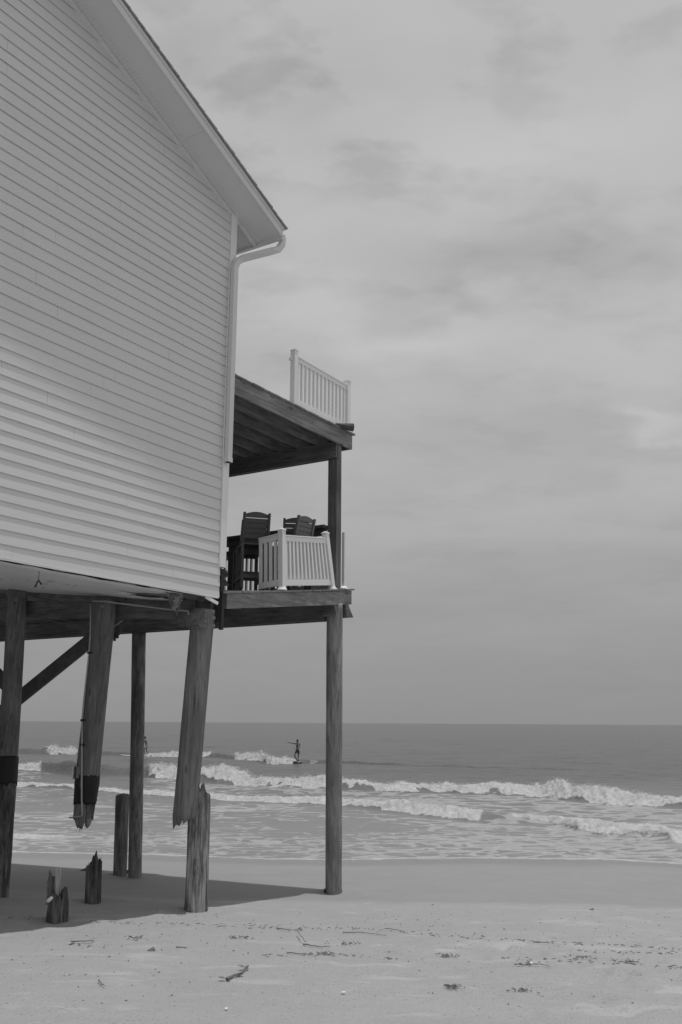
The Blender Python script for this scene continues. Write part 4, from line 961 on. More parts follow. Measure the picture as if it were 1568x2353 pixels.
# ---- roll lying at the corner of the upper deck
a = H(*on_w(772, 977.5, .02)); b = H(*on_w(811, 982.5, -.17))
mb = MB(); dirv = (b - a) / np.linalg.norm(b - a); n = 14; pts = []; rs = []
seg = 22; vs = []; fs = []
lat = np.cross(dirv, np.array([0, 0, 1.])); lat /= np.linalg.norm(lat); upq = np.cross(lat, dirv)
Lr = np.linalg.norm(b - a)
for i in range(n):
    f = i / (n - 1)
    for k in range(seg):
        th = 2 * math.pi * k / seg; sq = .55 + .45 * f
        r_ = .074 * (1 + .05 * math.sin(3 * th + f * 5)); vs.append(a + dirv * Lr * f + lat * math.cos(th) * r_ + upq * math.sin(th) * r_ * sq)
for i in range(n - 1):
    for k in range(seg): k2 = (k + 1) % seg; fs.append((i * seg + k, i * seg + k2, (i + 1) * seg + k2, (i + 1) * seg + k))
b0 = len(vs)
for k in range(seg): vs.append(a + dirv * (Lr - .02) + (np.array(vs[(n - 1) * seg + k]) - a - dirv * Lr) * .75)
for k in range(seg): k2 = (k + 1) % seg; fs.append(((n - 1) * seg + k, (n - 1) * seg + k2, b0 + k2, b0 + k))
fs.append(tuple(b0 + k for k in range(seg))); fs.append(tuple(range(seg))[::-1])
mb.add(vs, fs); ro = mb.build('rolled_mat', M_['tarp'], None, smooth=True)
tag(ro, 'dark rolled mat sticking out over the corner of the upper deck below the white railing', 'mat')

# ================================================================ CHAIRS ON THE LOWER DECK
def make_chair(mat, loc, rz):
    e = empty('bar_chair', loc); off = np.array(loc, float)
    ROOTLOC[e.name] = np.zeros(3)        # parts are in chair coordinates
    hw, hd = .205, .22; sh = .76
    for s in (-1, 1):
        MB().beam((s * hw, -hd, 0), (s * hw, -hd, sh - .02), .04, .075, upv=(0, 1, 0)).build('leg', mat, e, bevel=.004)
        MB().add([], []).hexa([(s * hw - .02, hd + .05 - .035, 0), (s * hw + .02, hd + .05 - .035, 0), (s * hw + .02, hd + .05 + .035, 0), (s * hw - .02, hd + .05 + .035, 0),
                               (s * hw - .02, hd - .03, sh), (s * hw + .02, hd - .03, sh), (s * hw + .02, hd + .045, sh), (s * hw - .02, hd + .045, sh)]).build('leg', mat, e, bevel=.004)
        MB().hexa([(s * hw - .02, hd - .03, sh + .001), (s * hw + .02, hd - .03, sh + .001), (s * hw + .02, hd + .045, sh + .001), (s * hw - .02, hd + .045, sh + .001),
                   (s * hw - .02, hd + .10, 1.24), (s * hw + .02, hd + .10, 1.24), (s * hw + .02, hd + .155, 1.235), (s * hw - .02, hd + .155, 1.235)]).build('back_upright', mat, e, bevel=.008)
        MB().beam((s * hw, -hd, .20), (s * hw, hd + .04, .20), .03, .055).build('stretcher', mat, e)
    MB().hexa([(-hw, -hd - .04, sh - .02), (hw, -hd - .04, sh - .02), (hw, hd, sh - .03), (-hw, hd, sh - .03), (-hw, -hd - .04, sh + .01), (hw, -hd - .04, sh + .01), (hw, hd, sh), (-hw, hd, sh)]).build('seat', mat, e, bevel=.004)
    MB().hexa([(-hw + .021, -hd + .04, sh - .12), (hw - .021, -hd + .04, sh - .12), (hw - .021, -hd + .065, sh - .12), (-hw + .021, -hd + .065, sh - .12), (-hw + .021, -hd + .04, sh - .022), (hw - .021, -hd + .04, sh - .022), (hw - .021, -hd + .065, sh - .022), (-hw + .021, -hd + .065, sh - .022)]).build('apron', mat, e)
    MB().beam((-hw + .02, -hd, .32), (hw - .02, -hd, .32), .03, .07).build('footrest', mat, e, bevel=.003)
    MB().beam((-hw + .02, hd + .04, .20), (hw - .02, hd + .04, .20), .03, .055).build('footrest', mat, e, bevel=.003)
    for i in range(5):      # back slats, the top one arched
        z0 = sh + .07 + i * .082; yy = hd + .02 + (z0 - sh) * .20
        if i < 4: MB().beam((-hw + .02, yy, z0 + .035), (hw - .02, yy, z0 + .035), .02, .076, upv=(0, .2, 1)).build('back_slat', mat, e, bevel=.003)
        else:
            mb = MB(); n = 12; vs = []
            for j in range(n + 1):
                f = j / n; x = -hw + .02 + (2 * hw - .04) * f; hgt = .055 + .04 * math.sin(math.pi * f); vs += [(x, yy - .01, z0), (x, yy + .01, z0), (x, yy + .01 + .01, z0 + hgt), (x, yy - .01 + .01, z0 + hgt)]
            fs = []
            for j in range(n):
                p = j * 4
                for q in range(4): fs.append((p + q, p + (q + 1) % 4, p + 4 + (q + 1) % 4, p + 4 + q))
            fs += [(0, 3, 2, 1), (n * 4, n * 4 + 1, n * 4 + 2, n * 4 + 3)]
            mb.add(vs, fs).build('back_slat', mat, e)
    e.rotation_euler = (0, 0, rz); return e
def place(o, t, w, rz, label, lean=(0, 0), s=1.0):
    p = H(t, w, dz(t, w) + .027); o.location = Vector(p); o.rotation_euler = (lean[0], lean[1], rz); o.scale = (s, s, s)
    tag(o, label, 'chair', 'tall dark slat-back chairs on the lower deck')
base_rz = UANG - math.pi / 2
ch = make_chair(M_['chair'], (0, 0, 0), 0)
place(ch, 12.30, .93, R(196), 'tall dark bar chair nearest the house wall, its slatted back towards the beach', s=1.03)
c2 = copy_tree(ch); place(c2, 12.9, 1.47, R(200), 'dark bar chair half hidden behind the chair nearest the house wall')
c3 = copy_tree(ch); place(c3, 13.25, .72, R(186), 'dark bar chair in the middle, its wide arched back above the white corner railing post')
c4 = copy_tree(ch); place(c4, 12.8, .48, R(232), 'dark bar chair right of the white railing post, narrow slatted back seen at an angle')

for _c in c4.children:
    _c.material_slots[0].link = 'OBJECT'; _c.material_slots[0].material = M_['chair2']
# ================================================================ STUMPS
def stump(name, px, r0, r1, height, topfun, label, mat, seed, lean=(0, 0), topj=.02, groove=.01, rings=30, seg=60, rough=.01, sink=.2, extra=None, rad=None):
    g_ = on_ground(*px); rr = r0; base = g_ + np.array([0, 0, -sink]) + np.array([g_[0], g_[1], 0]) / np.hypot(g_[0], g_[1]) * rr
    top = base + np.array([lean[0], lean[1], height + sink])
    mb = pile_mesh(base, top, r0, r1, seg=seg, rings=rings, rough=rough, groove=groove, topj=topj, topfun=topfun, seed=seed, rad=rad)
    if extra: extra(mb, base, sink)
    o = mb.build(name, M_[mat], None, smooth=False, origin=g_); tag(o, label, 'stump', 'broken piling stumps in the sand'); return o, g_, base
def ppm(y): return F / y
# big pale stump under the hanging corner piling
g_ = on_ground(450, 2098); k_ = g_[1] / F
H4 = (2098 - 1845) * k_
s4, _, _ = stump('broken_piling_stump', (450, 2098), .168, .150, H4 + .02, prof([(-1, .0), (-.92, .07), (-.5, .06), (-.35, -.03), (0, -.06), (.12, .02), (.3, .05), (.42, .03), (.55, -.06), (1, -.12)]),
      'tall pale weathered stump standing under the snapped corner piling, with a thin spike on top', 'pile_worn', 41, lean=(-.0, 0), groove=.010, rings=50)
mb = MB(); q = on_ground(458, 2090); qb = lambda x, y: ray(x, y) * ((g_[1] + .05) / ray(x, y)[1])
mb.beam(qb(460, 1862), qb(458.5, 1814), .018, .022); mb.tube([qb(464, 1858), qb(468, 1857)], .02, 8)
mb.build('splinter', M_['pile_worn'], s4)
zv = np.array([0, 0, 1.]); c4_ = g_ + np.array([g_[0], g_[1], 0]) / np.hypot(g_[0], g_[1]) * .168 + zv * (H4 + .02)
fibres(s4, c4_, zv, latof(g_, zv), .150, prof([(-1, .0), (-.92, .05), (-.5, .04), (-.35, -.04), (0, -.07), (.12, .0), (.3, .03), (.42, .01), (.55, -.07), (1, -.12)]), 60, 7, M_['pile_worn'], False, .09)
mb = MB(); vs_ = []
a0 = ray(473, 2090) * ((g_[1] + .12) / ray(473, 2090)[1]); a1 = ray(473.5, 1962) * ((g_[1] + .12) / ray(473.5, 1962)[1]); mb.beam(a0, a1, .09, .03, upv=(1, 0, 0)); mb.beam(a0 + rt * .018, a1 + rt * .012 - np.array([0, 0, .06]), .07, .02, upv=(1, 0, 0))
mb.build('split_slab', M_['pile_worn'], s4)
# dark stump, jagged
k_ = on_ground(215, 2079)[1] / F
stump('broken_piling_stump', (214, 2079), .124, .122, 78 * k_, prof([(-1, .0), (-.75, .01), (-.4, .07), (-.1, .13), (.1, .15), (.18, .215), (.3, .22), (.36, .14), (.5, .10), (.6, .03), (.8, .10), (.93, .09), (1, .05)]),
      'dark jagged stump in the shade between the shortest stump and the paired pilings', 'pile_rot', 51, groove=.016, lean=(-.02, 0), rings=36)
s2_ = [o for o in bpy.data.objects if o.get('label', '').startswith('dark jagged stump')][0]; gq = on_ground(214, 2079)
fibres(s2_, gq + np.array([gq[0], gq[1], 0]) / np.hypot(gq[0], gq[1]) * .124 + zv * 78 * k_ + np.array([-.02, 0, 0]), zv, latof(gq, zv), .118, prof([(-1, -.02), (-.75, -.01), (-.4, .05), (-.1, .11), (.1, .13), (.25, .19), (.36, .12), (.5, .08), (.6, .01), (.8, .08), (1, .03)]), 50, 8, M_['pile_rot'], False, .08)
# short stump with tall splinters
g_ = on_ground(131, 2124); k_ = g_[1] / F
def splints(mb, base, sink):
    rr = random.Random(3)
    def sp_(x, yb, yt, wpx, dy=0, jag=3):
        a = ray(x, yb) * ((g_[1] + dy) / ray(x, yb)[1]); b = ray(x + .5, yt) * ((g_[1] + dy) / ray(x, yt)[1]); n = 6
        vs = []; wd = wpx * k_ / 2; th_ = .03
        for i in range(n + 1):
            f = i / n; c = a + (b - a) * f; e = wd * (1 - .25 * f) + rr.uniform(-.004, .004); vs += [c + np.array([-e, -th_, 0]), c + np.array([e, -th_ * .7, 0]), c + np.array([e, th_, 0]), c + np.array([-e, th_, 0])]
        for q in range(4): vs[-1 - q] = vs[-1 - q] + np.array([0, 0, rr.uniform(-.05, .03)])
        fs = []
        for i in range(n):
            p = i * 4
            for q in range(4): fs.append((p + q, p + (q + 1) % 4, p + 4 + (q + 1) % 4, p + 4 + q))
        fs += [(0, 3, 2, 1), (n * 4, n * 4 + 1, n * 4 + 2, n * 4 + 3)]; mb.add(vs, fs)
    sp_(116, 2075, 2004, 8, .12); sp_(122, 2070, 2014, 6, .15); sp_(112, 2078, 2024, 6, .10); sp_(149, 2100, 2052, 10, .20); sp_(153.5, 2120, 2070, 5, .12)
s1, g1_, b1_ = stump('broken_piling_stump', (131, 2124), .142, .125, 50 * k_, prof([(-1, .02), (-.6, .06), (-.2, .03), (.1, .06), (.35, -.04), (.5, .12), (.8, .10), (1, -.1)]),
      'shortest stump, split into tall dark and pale splinters, at the edge of the shade', 'pile_rot', 61, groove=.018, extra=splints, rings=24)
mb = MB(); rr = random.Random(8)
for (x0, x1, yt, dy) in ((128, 133, 1992, .10), (133, 138.5, 1994, .10)):
    n = 8; vs = []
    for i in range(n + 1):
        f = i / n; yy = 2078 + (yt - 2078) * f; e0_ = x0 - .6 * (1 - f) + rr.uniform(-.4, .4); e1_ = x1 - 1.4 * (1 - f) + rr.uniform(-.4, .4)
        a = ray(e0_, yy) * ((g_[1] + dy) / ray(e0_, yy)[1]); b = ray(e1_, yy) * ((g_[1] + dy) / ray(e1_, yy)[1])
        if i == n: a[2] += rr.uniform(-.04, .02); b[2] += rr.uniform(-.05, .0)
        o_ = np.array([0, .045, 0]); vs += [a, b, b + o_, a + o_]
    fs = []
    for i in range(n):
        p = i * 4
        for q in range(4): fs.append((p + q, p + (q + 1) % 4, p + 4 + (q + 1) % 4, p + 4 + q))
    fs += [(0, 3, 2, 1), (n * 4, n * 4 + 1, n * 4 + 2, n * 4 + 3)]; mb.add(vs, fs)
mb.build('pale_splinter', M_['pale'], s1)
a = ray(108, 2073) * ((g_[1] - .05) / ray(108, 2073)[1]); b = ray(121, 2061) * ((g_[1] - .02) / ray(121, 2061)[1])
mb = MB().tube([a, a * .6 + b * .4, b], [.017, .025, .017], 10); o = mb.build('shell_fragment', M_['shell'], None, smooth=True); tag(o, 'white shell fragment lodged in the splinters of the shortest stump', 'shell')
# cut-off piling beside the outer one
g_ = on_ground(281, 2014); k_ = g_[1] / F
stump('cut_piling', (276.5, 2014), .128, .132, 169 * k_, prof([(-1, -.03), (-.9, -.01), (0, .01), (.8, .0), (1, -.02)]),
      'dark piling sawn off at half height, close beside the tall outer piling', 'pile_dark', 71, groove=.004, topj=.004, lean=(-.04, 0), rings=30, seg=36, rough=.008)
q = ray(292.5, 2003) * ((g_[1] + .1) / ray(292.5, 2003)[1]); MB().tube([q - np.array([0, 0, .03]), q + np.array([0, 0, .03])], [.03, .03], 8).build('driftwood_knob', M_['pile_dark'], None)
o = bpy.data.objects['driftwood_knob']; tag(o, 'small dark lump of wood wedged between the sawn-off piling and the tall one', 'driftwood')
q = on_ground(304, 2015)

# ================================================================ SURFERS
def skin_body(name, J, E, rad, mat, loc, levels=2, root=0, mark=True):
    me = bpy.data.meshes.new(name); me.from_pydata([Vector(j) for j in J], E, []); me.update()
    o = bpy.data.objects.new(name, me); col.objects.link(o)
    m = o.modifiers.new('skin', 'SKIN'); m.use_smooth_shade = True
    if not me.skin_vertices: 
        bpy.context.view_layer.objects.active = o
    for i, sv in enumerate(me.skin_vertices[0].data):
        r = rad[i]; sv.radius = (r, r) if not isinstance(r, tuple) else r; sv.use_root = (i == root)
    s = o.modifiers.new('sub', 'SUBSURF'); s.levels = levels; s.render_levels = levels
    dg = bpy.context.evaluated_depsgraph_get(); dg.update(); m2 = bpy.data.meshes.new_from_object(o.evaluated_get(dg))
    o.modifiers.clear(); o.data = m2; bpy.data.meshes.remove(me)
    for p in m2.polygons: p.use_smooth = True
    m2.materials.clear(); m2.materials.append(mat); o.location = Vector(loc); return o
def person(loc, rz, pose, label, shorts_mat, skinmat, scale=1.0):
    J = []; E = []; Rr = []
    def j(p, r, par=None):
        J.append(p); Rr.append(r); i = len(J) - 1
        if par is not None: E.append((par, i))
        return i
    P = pose
    pel = j(P['pelvis'], (.15, .11)); sp1 = j(P['waist'], (.125, .095), pel); ch_ = j(P['chest'], (.16, .11), sp1); nk0 = j(P['neckbase'], (.10, .07), ch_)
    nk = j(P['neck'], .052, nk0); hd = j(P['head'], (.075, .09), nk); tp = j(P['crown'], (.055, .065), hd)
    hv = Vector(P['head']); fd = Vector(P['face']).normalized()
    j(tuple(hv + fd * .098 + Vector((0, 0, -.005))), .014, hd)                        # nose
    j(tuple(hv + fd * .075 + Vector((0, 0, -.065))), .026, hd)                       # chin and mouth
    sdv = fd.cross(Vector((0, 0, 1)))
    for s in (-1, 1): j(tuple(hv + sdv * s * .085), .014, hd)                        # ears
    for s in ('L', 'R'):
        sh = j(P['sh' + s], .058, nk0); el = j(P['el' + s], .040, sh); wr = j(P['wr' + s], .026, el)
        d = (Vector(P['wr' + s]) - Vector(P['el' + s])).normalized(); pv = Vector(P['wr' + s]) + d * .075
        pm = j(tuple(pv), (.036, .018), wr); side = d.cross(Vector((0, 0, 1))); side = side.normalized() if side.length > .1 else Vector((1, 0, 0))
        for q, (o_, l_) in enumerate(((-.030, .055), (-.010, .070), (.010, .066), (.028, .050))):
            f1_ = pv + side * o_ + d * (l_ * .5 + .01); f2_ = pv + side * o_ * 1.15 + d * (l_ + .01) + Vector((0, 0, -.015))
            a_ = j(tuple(f1_), .009, pm); j(tuple(f2_), .008, a_)
        th_ = j(tuple(Vector(P['wr' + s]) + d * .035 - side * .045), .011, wr); j(tuple(Vector(P['wr' + s]) + d * .075 - side * .065), .009, th_)
        hp_ = j(P['hip' + s], .088, pel); kn = j(P['kn' + s], .056, hp_); cf = j(tuple(Vector(P['kn' + s]).lerp(Vector(P['an' + s]), .35)), .055, kn); an = j(P['an' + s], .036, cf)
        j(P['toe' + s], (.036, .022), an)
    o = skin_body('person', J, E, Rr, skinmat, loc); o.rotation_euler = (0, 0, rz); o.scale = (scale,) * 3; ROOTLOC[o.name] = np.zeros(3)
    tag(o, label, 'surfer')
    # shorts follow hips and thighs
    SJ = [P['waist'], P['pelvis']]; SR = [(.140, .108), (.168, .128)]; SE = [(0, 1)]
    for s in ('L', 'R'):
        a_ = len(SJ); SJ.append(P['hip' + s]); SR.append(.104); SE.append((1, a_)); m_ = tuple(Vector(P['hip' + s]).lerp(Vector(P['kn' + s]), .62)); SJ.append(m_); SR.append(.086); SE.append((a_, a_ + 1))
    SJ[0] = tuple(Vector(P['waist']).lerp(Vector(P['pelvis']), .45))
    so_ = skin_body('shorts', SJ, SE, SR, shorts_mat, (0, 0, 0), root=1); so_.parent = o
    hm = MB(); vs = []; fs = []; hc_ = Vector(P['head']) + Vector((0, 0, .03)) - fd * .012
    bm = bmesh.new(); bmesh.ops.create_uvsphere(bm, u_segments=16, v_segments=10, radius=.106)
    for v in bm.verts: v.co = Vector((v.co.x * .92, v.co.y * 1.02, v.co.z * 1.05))
    bmesh.ops.delete(bm, geom=[v for v in bm.verts if v.co.z < -.015 and v.co.dot(fd) > -.02 or v.co.z < -.07 or (v.co.dot(fd) > .07 and v.co.z < .04)], context='VERTS')
    for v in bm.verts: v.co += hc_ + Vector([random.uniform(-.004, .004) for _ in range(3)])
    me = bpy.data.meshes.new('hair'); bm.to_mesh(me); bm.free(); me.materials.append(M_['hair']); ho = bpy.data.objects.new('hair', me); col.objects.link(ho); ho.parent = o
    return o
def surfboard(loc, rz, L, wd, label, mat, pitch=0.0):
    mb = MB(); n = 26; m_ = 9; vs = []
    for i in range(n + 1):
        f = i / n; x = (f - .5) * L; hw_ = wd / 2 * max(0.0, math.sin(math.pi * min(max(f * .94 + .05, 0), 1))) ** .55 + .01; rk = .10 * (max(0, f - .7) / .3) ** 2 + .03 * (max(0, .3 - f) / .3) ** 2
        for k in range(m_ * 2):
            th = 2 * math.pi * k / (m_ * 2); vs.append((x, hw_ * math.cos(th), rk + .034 * math.sin(th) * (0.35 + .65 * math.sin(math.pi * (f * .9 + .05)))))
    c = m_ * 2; fs = [(i * c + k, i * c + (k + 1) % c, (i + 1) * c + (k + 1) % c, (i + 1) * c + k) for i in range(n) for k in range(c)]; fs += [tuple(range(c))[::-1], tuple(n * c + k for k in range(c))]
    mb.add(vs, fs); o = mb.build('surfboard', mat, None, smooth=True, origin=(0, 0, 0)); o.location = Vector(loc); o.rotation_euler = (0, pitch, rz); ROOTLOC[o.name] = np.zeros(3)
    fin = MB().hexa([(-L * .42, -.004, -.03), (-L * .36, -.004, -.03), (-L * .36, .004, -.03), (-L * .42, .004, -.03), (-L * .45, -.003, -.20), (-L * .43, -.003, -.20), (-L * .43, .003, -.20), (-L * .45, .003, -.20)]).build('fin', mat, o)
    tag(o, label, 'surfboard'); return o
# surfer on the open wave, arm stretched to the left, stepping across the board
r_ = ray(683, 1751); ys_ = 77.6; fp = r_ * (ys_ / r_[1])
pose = dict(pelvis=(.03, 0, .86), waist=(.01, 0, 1.02), chest=(-.01, 0, 1.25), neckbase=(.0, 0, 1.42), neck=(.0, -.01, 1.50), head=(.0, -.02, 1.60), crown=(.0, -.01, 1.68), face=(-.5, -1, -.15),
            shL=(-.17, .02, 1.40), elL=(-.47, -.03, 1.44), wrL=(-.72, -.06, 1.50), shR=(.18, 0, 1.38), elR=(.20, -.14, 1.12), wrR=(-.10, -.30, 1.00),
            hipL=(-.07, 0, .80), knL=(-.20, -.22, .50), anL=(.02, -.06, .09), toeL=(-.12, -.16, .04), hipR=(.11, 0, .80), knR=(.10, -.16, .45), anR=(.06, .06, .09), toeR=(.14, -.10, .04))
pr = person(fp, 0, pose, 'surfer in dark shorts standing on a wave with one arm stretched out to the left', M_['shorts'], M_['skin'], 1.03)
surfboard(fp + np.array([.05, .4, -.02]), R(-100), 2.8, .56, 'dark surfboard end-on in the foam under the surfer with the stretched arm', M_['board2'])
# surfer half hidden by the tall outer piling
r_ = ray(336, 1735); fp2 = r_ * (84.0 / r_[1])
pose2 = dict(pelvis=(.02, 0, .74), waist=(-.02, -.02, .90), chest=(-.07, -.04, 1.12), neckbase=(-.10, -.05, 1.27), neck=(-.13, -.06, 1.35), head=(-.16, -.07, 1.44), crown=(-.17, -.06, 1.53), face=(-1, .1, -.2),
             shL=(-.14, -.18, 1.25), elL=(-.34, -.28, 1.06), wrL=(-.52, -.24, .92), shR=(-.05, .14, 1.25), elR=(-.28, .24, 1.08), wrR=(-.48, .26, .96),
             hipL=(.02, -.09, .70), knL=(-.20, -.12, .46), anL=(-.05, -.10, .09), toeL=(-.22, -.11, .04), hipR=(.04, .09, .70), knR=(-.05, .14, .44), anR=(.16, .10, .09), toeR=(.0, .12, .04))
person(fp2, 0, pose2, 'bare-backed surfer in grey shorts crouching on a wave, half hidden by the tall outer piling', M_['shorts2'], M_['skin2'], 1.02)
surfboard(fp2 + np.array([-.75, 0, -.02]), R(180), 2.9, .58, 'white longboard with its nose showing left of the tall outer piling', M_['board'], pitch=R(2))

# ================================================================ WASHED-UP THINGS ON THE SAND
def stick(pts, r, label, mat='weed', name='twig', cat='twig', lift=.012, leaves=0, seed=0, group=None):
    rr = random.Random(seed); P_ = []
    for (x, y) in pts:
        q = on_ground(x, y); P_.append(q + np.array([0, 0, lift + rr.uniform(0, .006)]))
    Q = []
    for a, b in zip(P_[:-1], P_[1:]):
        for f in (0, .33, .66): Q.append(a + (b - a) * f + np.array([rr.uniform(-.006, .006), rr.uniform(-.01, .01), rr.uniform(0, .006)]))
    Q.append(P_[-1]); rs = [r * (1 - .6 * i / len(Q)) for i in range(len(Q))]
    mb = MB().tube(Q, rs, 6)
    for i in range(leaves):
        q = Q[rr.randrange(len(Q))]; th = rr.uniform(0, 6.28); l = rr.uniform(.04, .09); d = np.array([math.cos(th), math.sin(th), rr.uniform(0, .4)]); s_ = np.array([-d[1], d[0], 0]) * l * .3
        mb.add([q, q + d * l * .5 + s_, q + d * l, q + d * l * .5 - s_ + np.array([0, 0, .006])], [(0, 1, 2, 3), (3, 2, 1, 0)])
    o = mb.build(name, M_[mat], None); tag(o, label, cat, group); return o
TG = 'twigs washed up on the sand'
stick([(521, 2255), (537, 2247), (548, 2245), (560, 2236), (571, 2225)], .012, 'thick dark twig with leaves, lying alone in the foreground sand left of centre', leaves=9, seed=1, group=TG)
stick([(684, 2151), (692, 2165), (702, 2176)], .006, 'thin twig pointing up from the forked pair of twigs right of the pale stump', seed=2, lift=.05, group=TG)
stick([(698, 2172), (715, 2177), (740, 2180), (759, 2179)], .007, 'longer lower twig of the forked pair right of the pale stump', seed=3, group=TG)
stick([(660, 2193), (690, 2195), (720, 2198)], .006, 'thin twig in the weed strip just below the forked pair of twigs', seed=4, group=TG)
stick([(226, 2258), (233, 2265), (240, 2271)], .006, 'short dark twig alone in the left foreground sand', seed=5, group=TG)
stick([(166, 2168), (190, 2167), (216, 2165)], .007, 'straight twig in the sand below the shortest stump', seed=6, leaves=4, group=TG)
stick([(405, 2180), (430, 2180)], .007, 'short straight twig below the tall pale stump', seed=7, group=TG)
stick([(637, 2136), (650, 2138), (668, 2140)], .007, 'small twig on the wrack line below the corner piling', seed=8, group=TG)
stick([(788, 2146), (815, 2146), (832, 2145), (845, 2148), (888, 2152)], .006, 'long dark twig on the wrack line right of centre', seed=9, group=TG)
stick([(884, 2194), (897, 2192), (911, 2191)], .007, 'thick short stick in the sand right of centre, below the long twig', seed=10, group=TG)
stick([(1182, 2220), (1215, 2222), (1240, 2219), (1265, 2226)], .005, 'twig lying beside the white shell on the right', seed=11, leaves=5, group=TG)
stick([(885, 2137), (905, 2139), (930, 2144)], .005, 'twig at the upper left end of the right-hand wrack line', seed=12, group=TG)
stick([(296, 2154), (310, 2160), (325, 2158)], .006, 'curved twig beside the small weed clump left of the pale stump', seed=13, leaves=3, group=TG)
stick([(1225, 2168), (1262, 2170)], .006, 'thin twig on the wrack line near the right edge', seed=14, group=TG)
def clump(px, size, label, seed, mat='weed', flat=.35, n=40, name='weed_clump', cat='seaweed'):
    rr = random.Random(seed); c = on_ground(*px); mb = MB()
    size *= .6
    for i in range(int(n * .42)):
        a = rr.gauss(0, size * .45); b = rr.gauss(0, size * .22); x_, y_ = c[0] + a, c[1] + b; z_ = gz(x_, y_)
        th = rr.uniform(0, 6.28); l = rr.uniform(.015, .05); d = np.array([math.cos(th), math.sin(th), rr.uniform(-.1, flat)]); p0_ = np.array([x_, y_, z_ + .004 + rr.uniform(0, .02)])
        mb.tube([p0_, p0_ + d * l * .5 + np.array([0, 0, .006]), p0_ + d * l], [.002, .0035, .0015], 5)
    o = mb.build(name, M_[mat], None); tag(o, label, cat, 'weed clumps on the sand'); return o
clump((318, 2162), .16, 'small dark weed clump left of the pale stump, on the open sand', 1)
clump((545, 2158), .12, 'low weed clump between the pale stump and the forked twigs, its left part', 2)
clump((566, 2158), .12, 'low weed clump between the pale stump and the forked twigs, its right part', 3)
clump((745, 2195), .22, 'dense weed clump at the end of the thin twig, bottom centre', 4, n=90)
clump((800, 2172), .20, 'curled weed clump under the long dark twig', 5, n=60)
clump((1028, 2200), .20, 'flat dark weed clump right of centre, left of the shell', 6, n=70)
pass
clump((1340, 2204), .22, 'dark weed clump on the wrack line just right of the white shell', 8, n=70)
clump((1450, 2213), .22, 'weed clump near the right edge of the beach', 9, n=70)
clump((1040, 2272), .14, 'dark weed clump in a hollow in the lower right sand', 10, n=70, flat=.6)
clump((1192, 2279), .16, 'flat weed strip in the lower right sand below the shell', 11, n=60, flat=.05)
pass
pass
pass
pass
def shell(px, s, label, seed):
    rr = random.Random(seed); c = on_ground(*px); bm = bmesh.new(); bmesh.ops.create_icosphere(bm, subdivisions=2, radius=1)
    for v in bm.verts:
        rb = 1 + .08 * math.cos(math.atan2(v.co.y, v.co.x) * 9); v.co = Vector((v.co.x * s * rb, v.co.y * s * .7 * rb, max(v.co.z, -.2) * s * .45))
    me = bpy.data.meshes.new('shell'); bm.to_mesh(me); bm.free(); me.materials.append(M_['shell']); o = bpy.data.objects.new('shell', me); col.objects.link(o); o.location = Vector(c + np.array([0, 0, .012])); o.rotation_euler = (rr.uniform(-.3, .3), .2, rr.uniform(0, 3)); tag(o, label, 'shell', 'shells on the sand')
shell((1217, 2217), .030, 'white shell beside the twig on the right', 1)
shell((789, 2285), .022, 'small white shell in the bottom centre foreground sand', 2)
shell((520, 2322), .018, 'small pale shell near the bottom of the beach, left of centre', 3)
def chip(px, s, label, seed, mat='weed', name='bark_chip', cat='driftwood'):
    rr = random.Random(seed); c = on_ground(*px); n = 8; mb = MB(); vs = []
    for h_ in (0, 1):
        for k in range(n): th = 2 * math.pi * k / n; r_ = s * rr.uniform(.7, 1.15) * (1 - .4 * h_); vs.append(c + np.array([math.cos(th) * r_, math.sin(th) * r_ * .55, -.01 + h_ * s * (.35 + .25 * math.cos(th))]))
    mb.add(vs, [tuple(range(n))[::-1], tuple(range(n, 2 * n))] + [(k, (k + 1) % n, n + (k + 1) % n, n + k) for k in range(n)]); o = mb.build(name, M_[mat], None); tag(o, label, cat, 'bark chips on the sand')
chip((346, 2184), .075, 'curved dark bark chip lying below the tall pale stump', 1)
chip((248, 2199), .035, 'small bark chip in the left sand, below the shade', 2)
chip((194, 2240), .03, 'bark chip alone in the left foreground sand', 6)
chip((232, 2306), .03, 'bark chip near the bottom left of the beach', 7)
chip((1358, 2091), .06, 'dark chip of wood alone on the smooth damp sand at right', 8)
chip((992, 2080), .04, 'small dark chip on the damp sand right of the corner piling', 9)
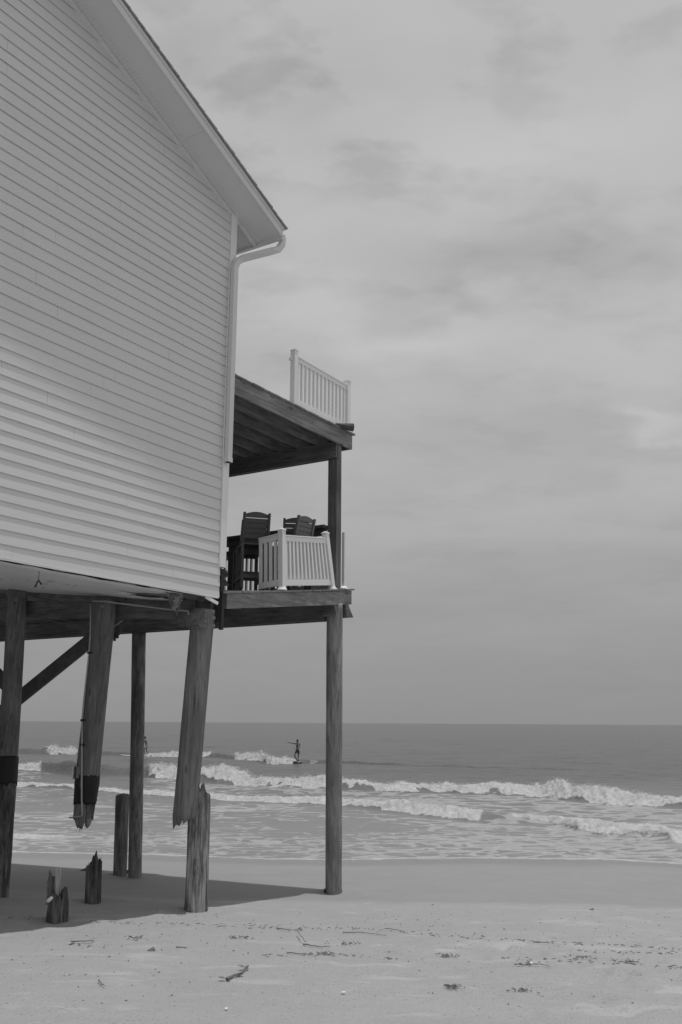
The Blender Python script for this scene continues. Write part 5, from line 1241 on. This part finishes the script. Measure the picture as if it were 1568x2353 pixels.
chip((675, 2044 - 1), .03, 'small chip at the tip of the house shadow near the corner piling', 10)
chip((192, 2001), .13, 'dark lump of driftwood at the seaward edge of the shade, left of the jagged stump', 11)
# countless tiny bits of shell hash and weed
mb = MB(); rr = random.Random(99)
def bit(x_, y_, l, w_):
    z_ = gz(x_, y_); th = rr.gauss(0, .5); d = np.array([math.cos(th), math.sin(th), 0]) * l; s_ = np.array([-math.sin(th), math.cos(th), 0]) * w_
    c = np.array([x_, y_, z_ + .002]); h_ = np.array([0, 0, w_ * 1.2 + .003]); mb.add([c - d, c - s_, c + d, c + s_, c + h_], [(0, 1, 4), (1, 2, 4), (2, 3, 4), (3, 0, 4)])
wr_lines = [[(0, 2108), (60, 2112), (100, 2108)], [(190, 2118), (290, 2121), (420, 2123), (480, 2124), (560, 2130), (620, 2134)], [(640, 2137), (784, 2134), (860, 2134), (900, 2140), (1000, 2148), (1140, 2157), (1250, 2166), (1400, 2172), (1568, 2182)],
            [(1330, 2184), (1420, 2188), (1568, 2192)], [(600, 2196), (700, 2195), (800, 2197), (900, 2202)], [(1150, 2200), (1280, 2208), (1400, 2212), (1568, 2225)], [(160, 2171), (215, 2174)], [(560, 2124), (700, 2138)]]
for L_ in wr_lines:
    for (x0, y0), (x1, y1) in zip(L_[:-1], L_[1:]):
        n = int(abs(x1 - x0) / 6) + 1
        for i in range(n):
            f = rr.random(); c = on_ground(x0 + (x1 - x0) * f, y0 + (y1 - y0) * f + rr.gauss(0, 2.2))
            if rr.random() < .8: bit(c[0], c[1], rr.uniform(.006, .035), rr.uniform(.002, .005))
for i in range(900):
    x_ = rr.uniform(-5, 6); y_ = rr.uniform(7.2, 13.5)
    if rr.random() > .25 + .9 * float(fbm(np.array([x_ * .5]), np.array([y_ * .5]), 3, 77)[0]) + .25 * (x_ > .5): continue
    bit(x_, y_, rr.uniform(.005, .016), rr.uniform(.003, .006))
o = mb.build('beach_debris', M_['weed'], None); tag(o, 'tiny dark bits of weed and bark strewn over the sand and along the wrack line', 'beach debris', kind='stuff')
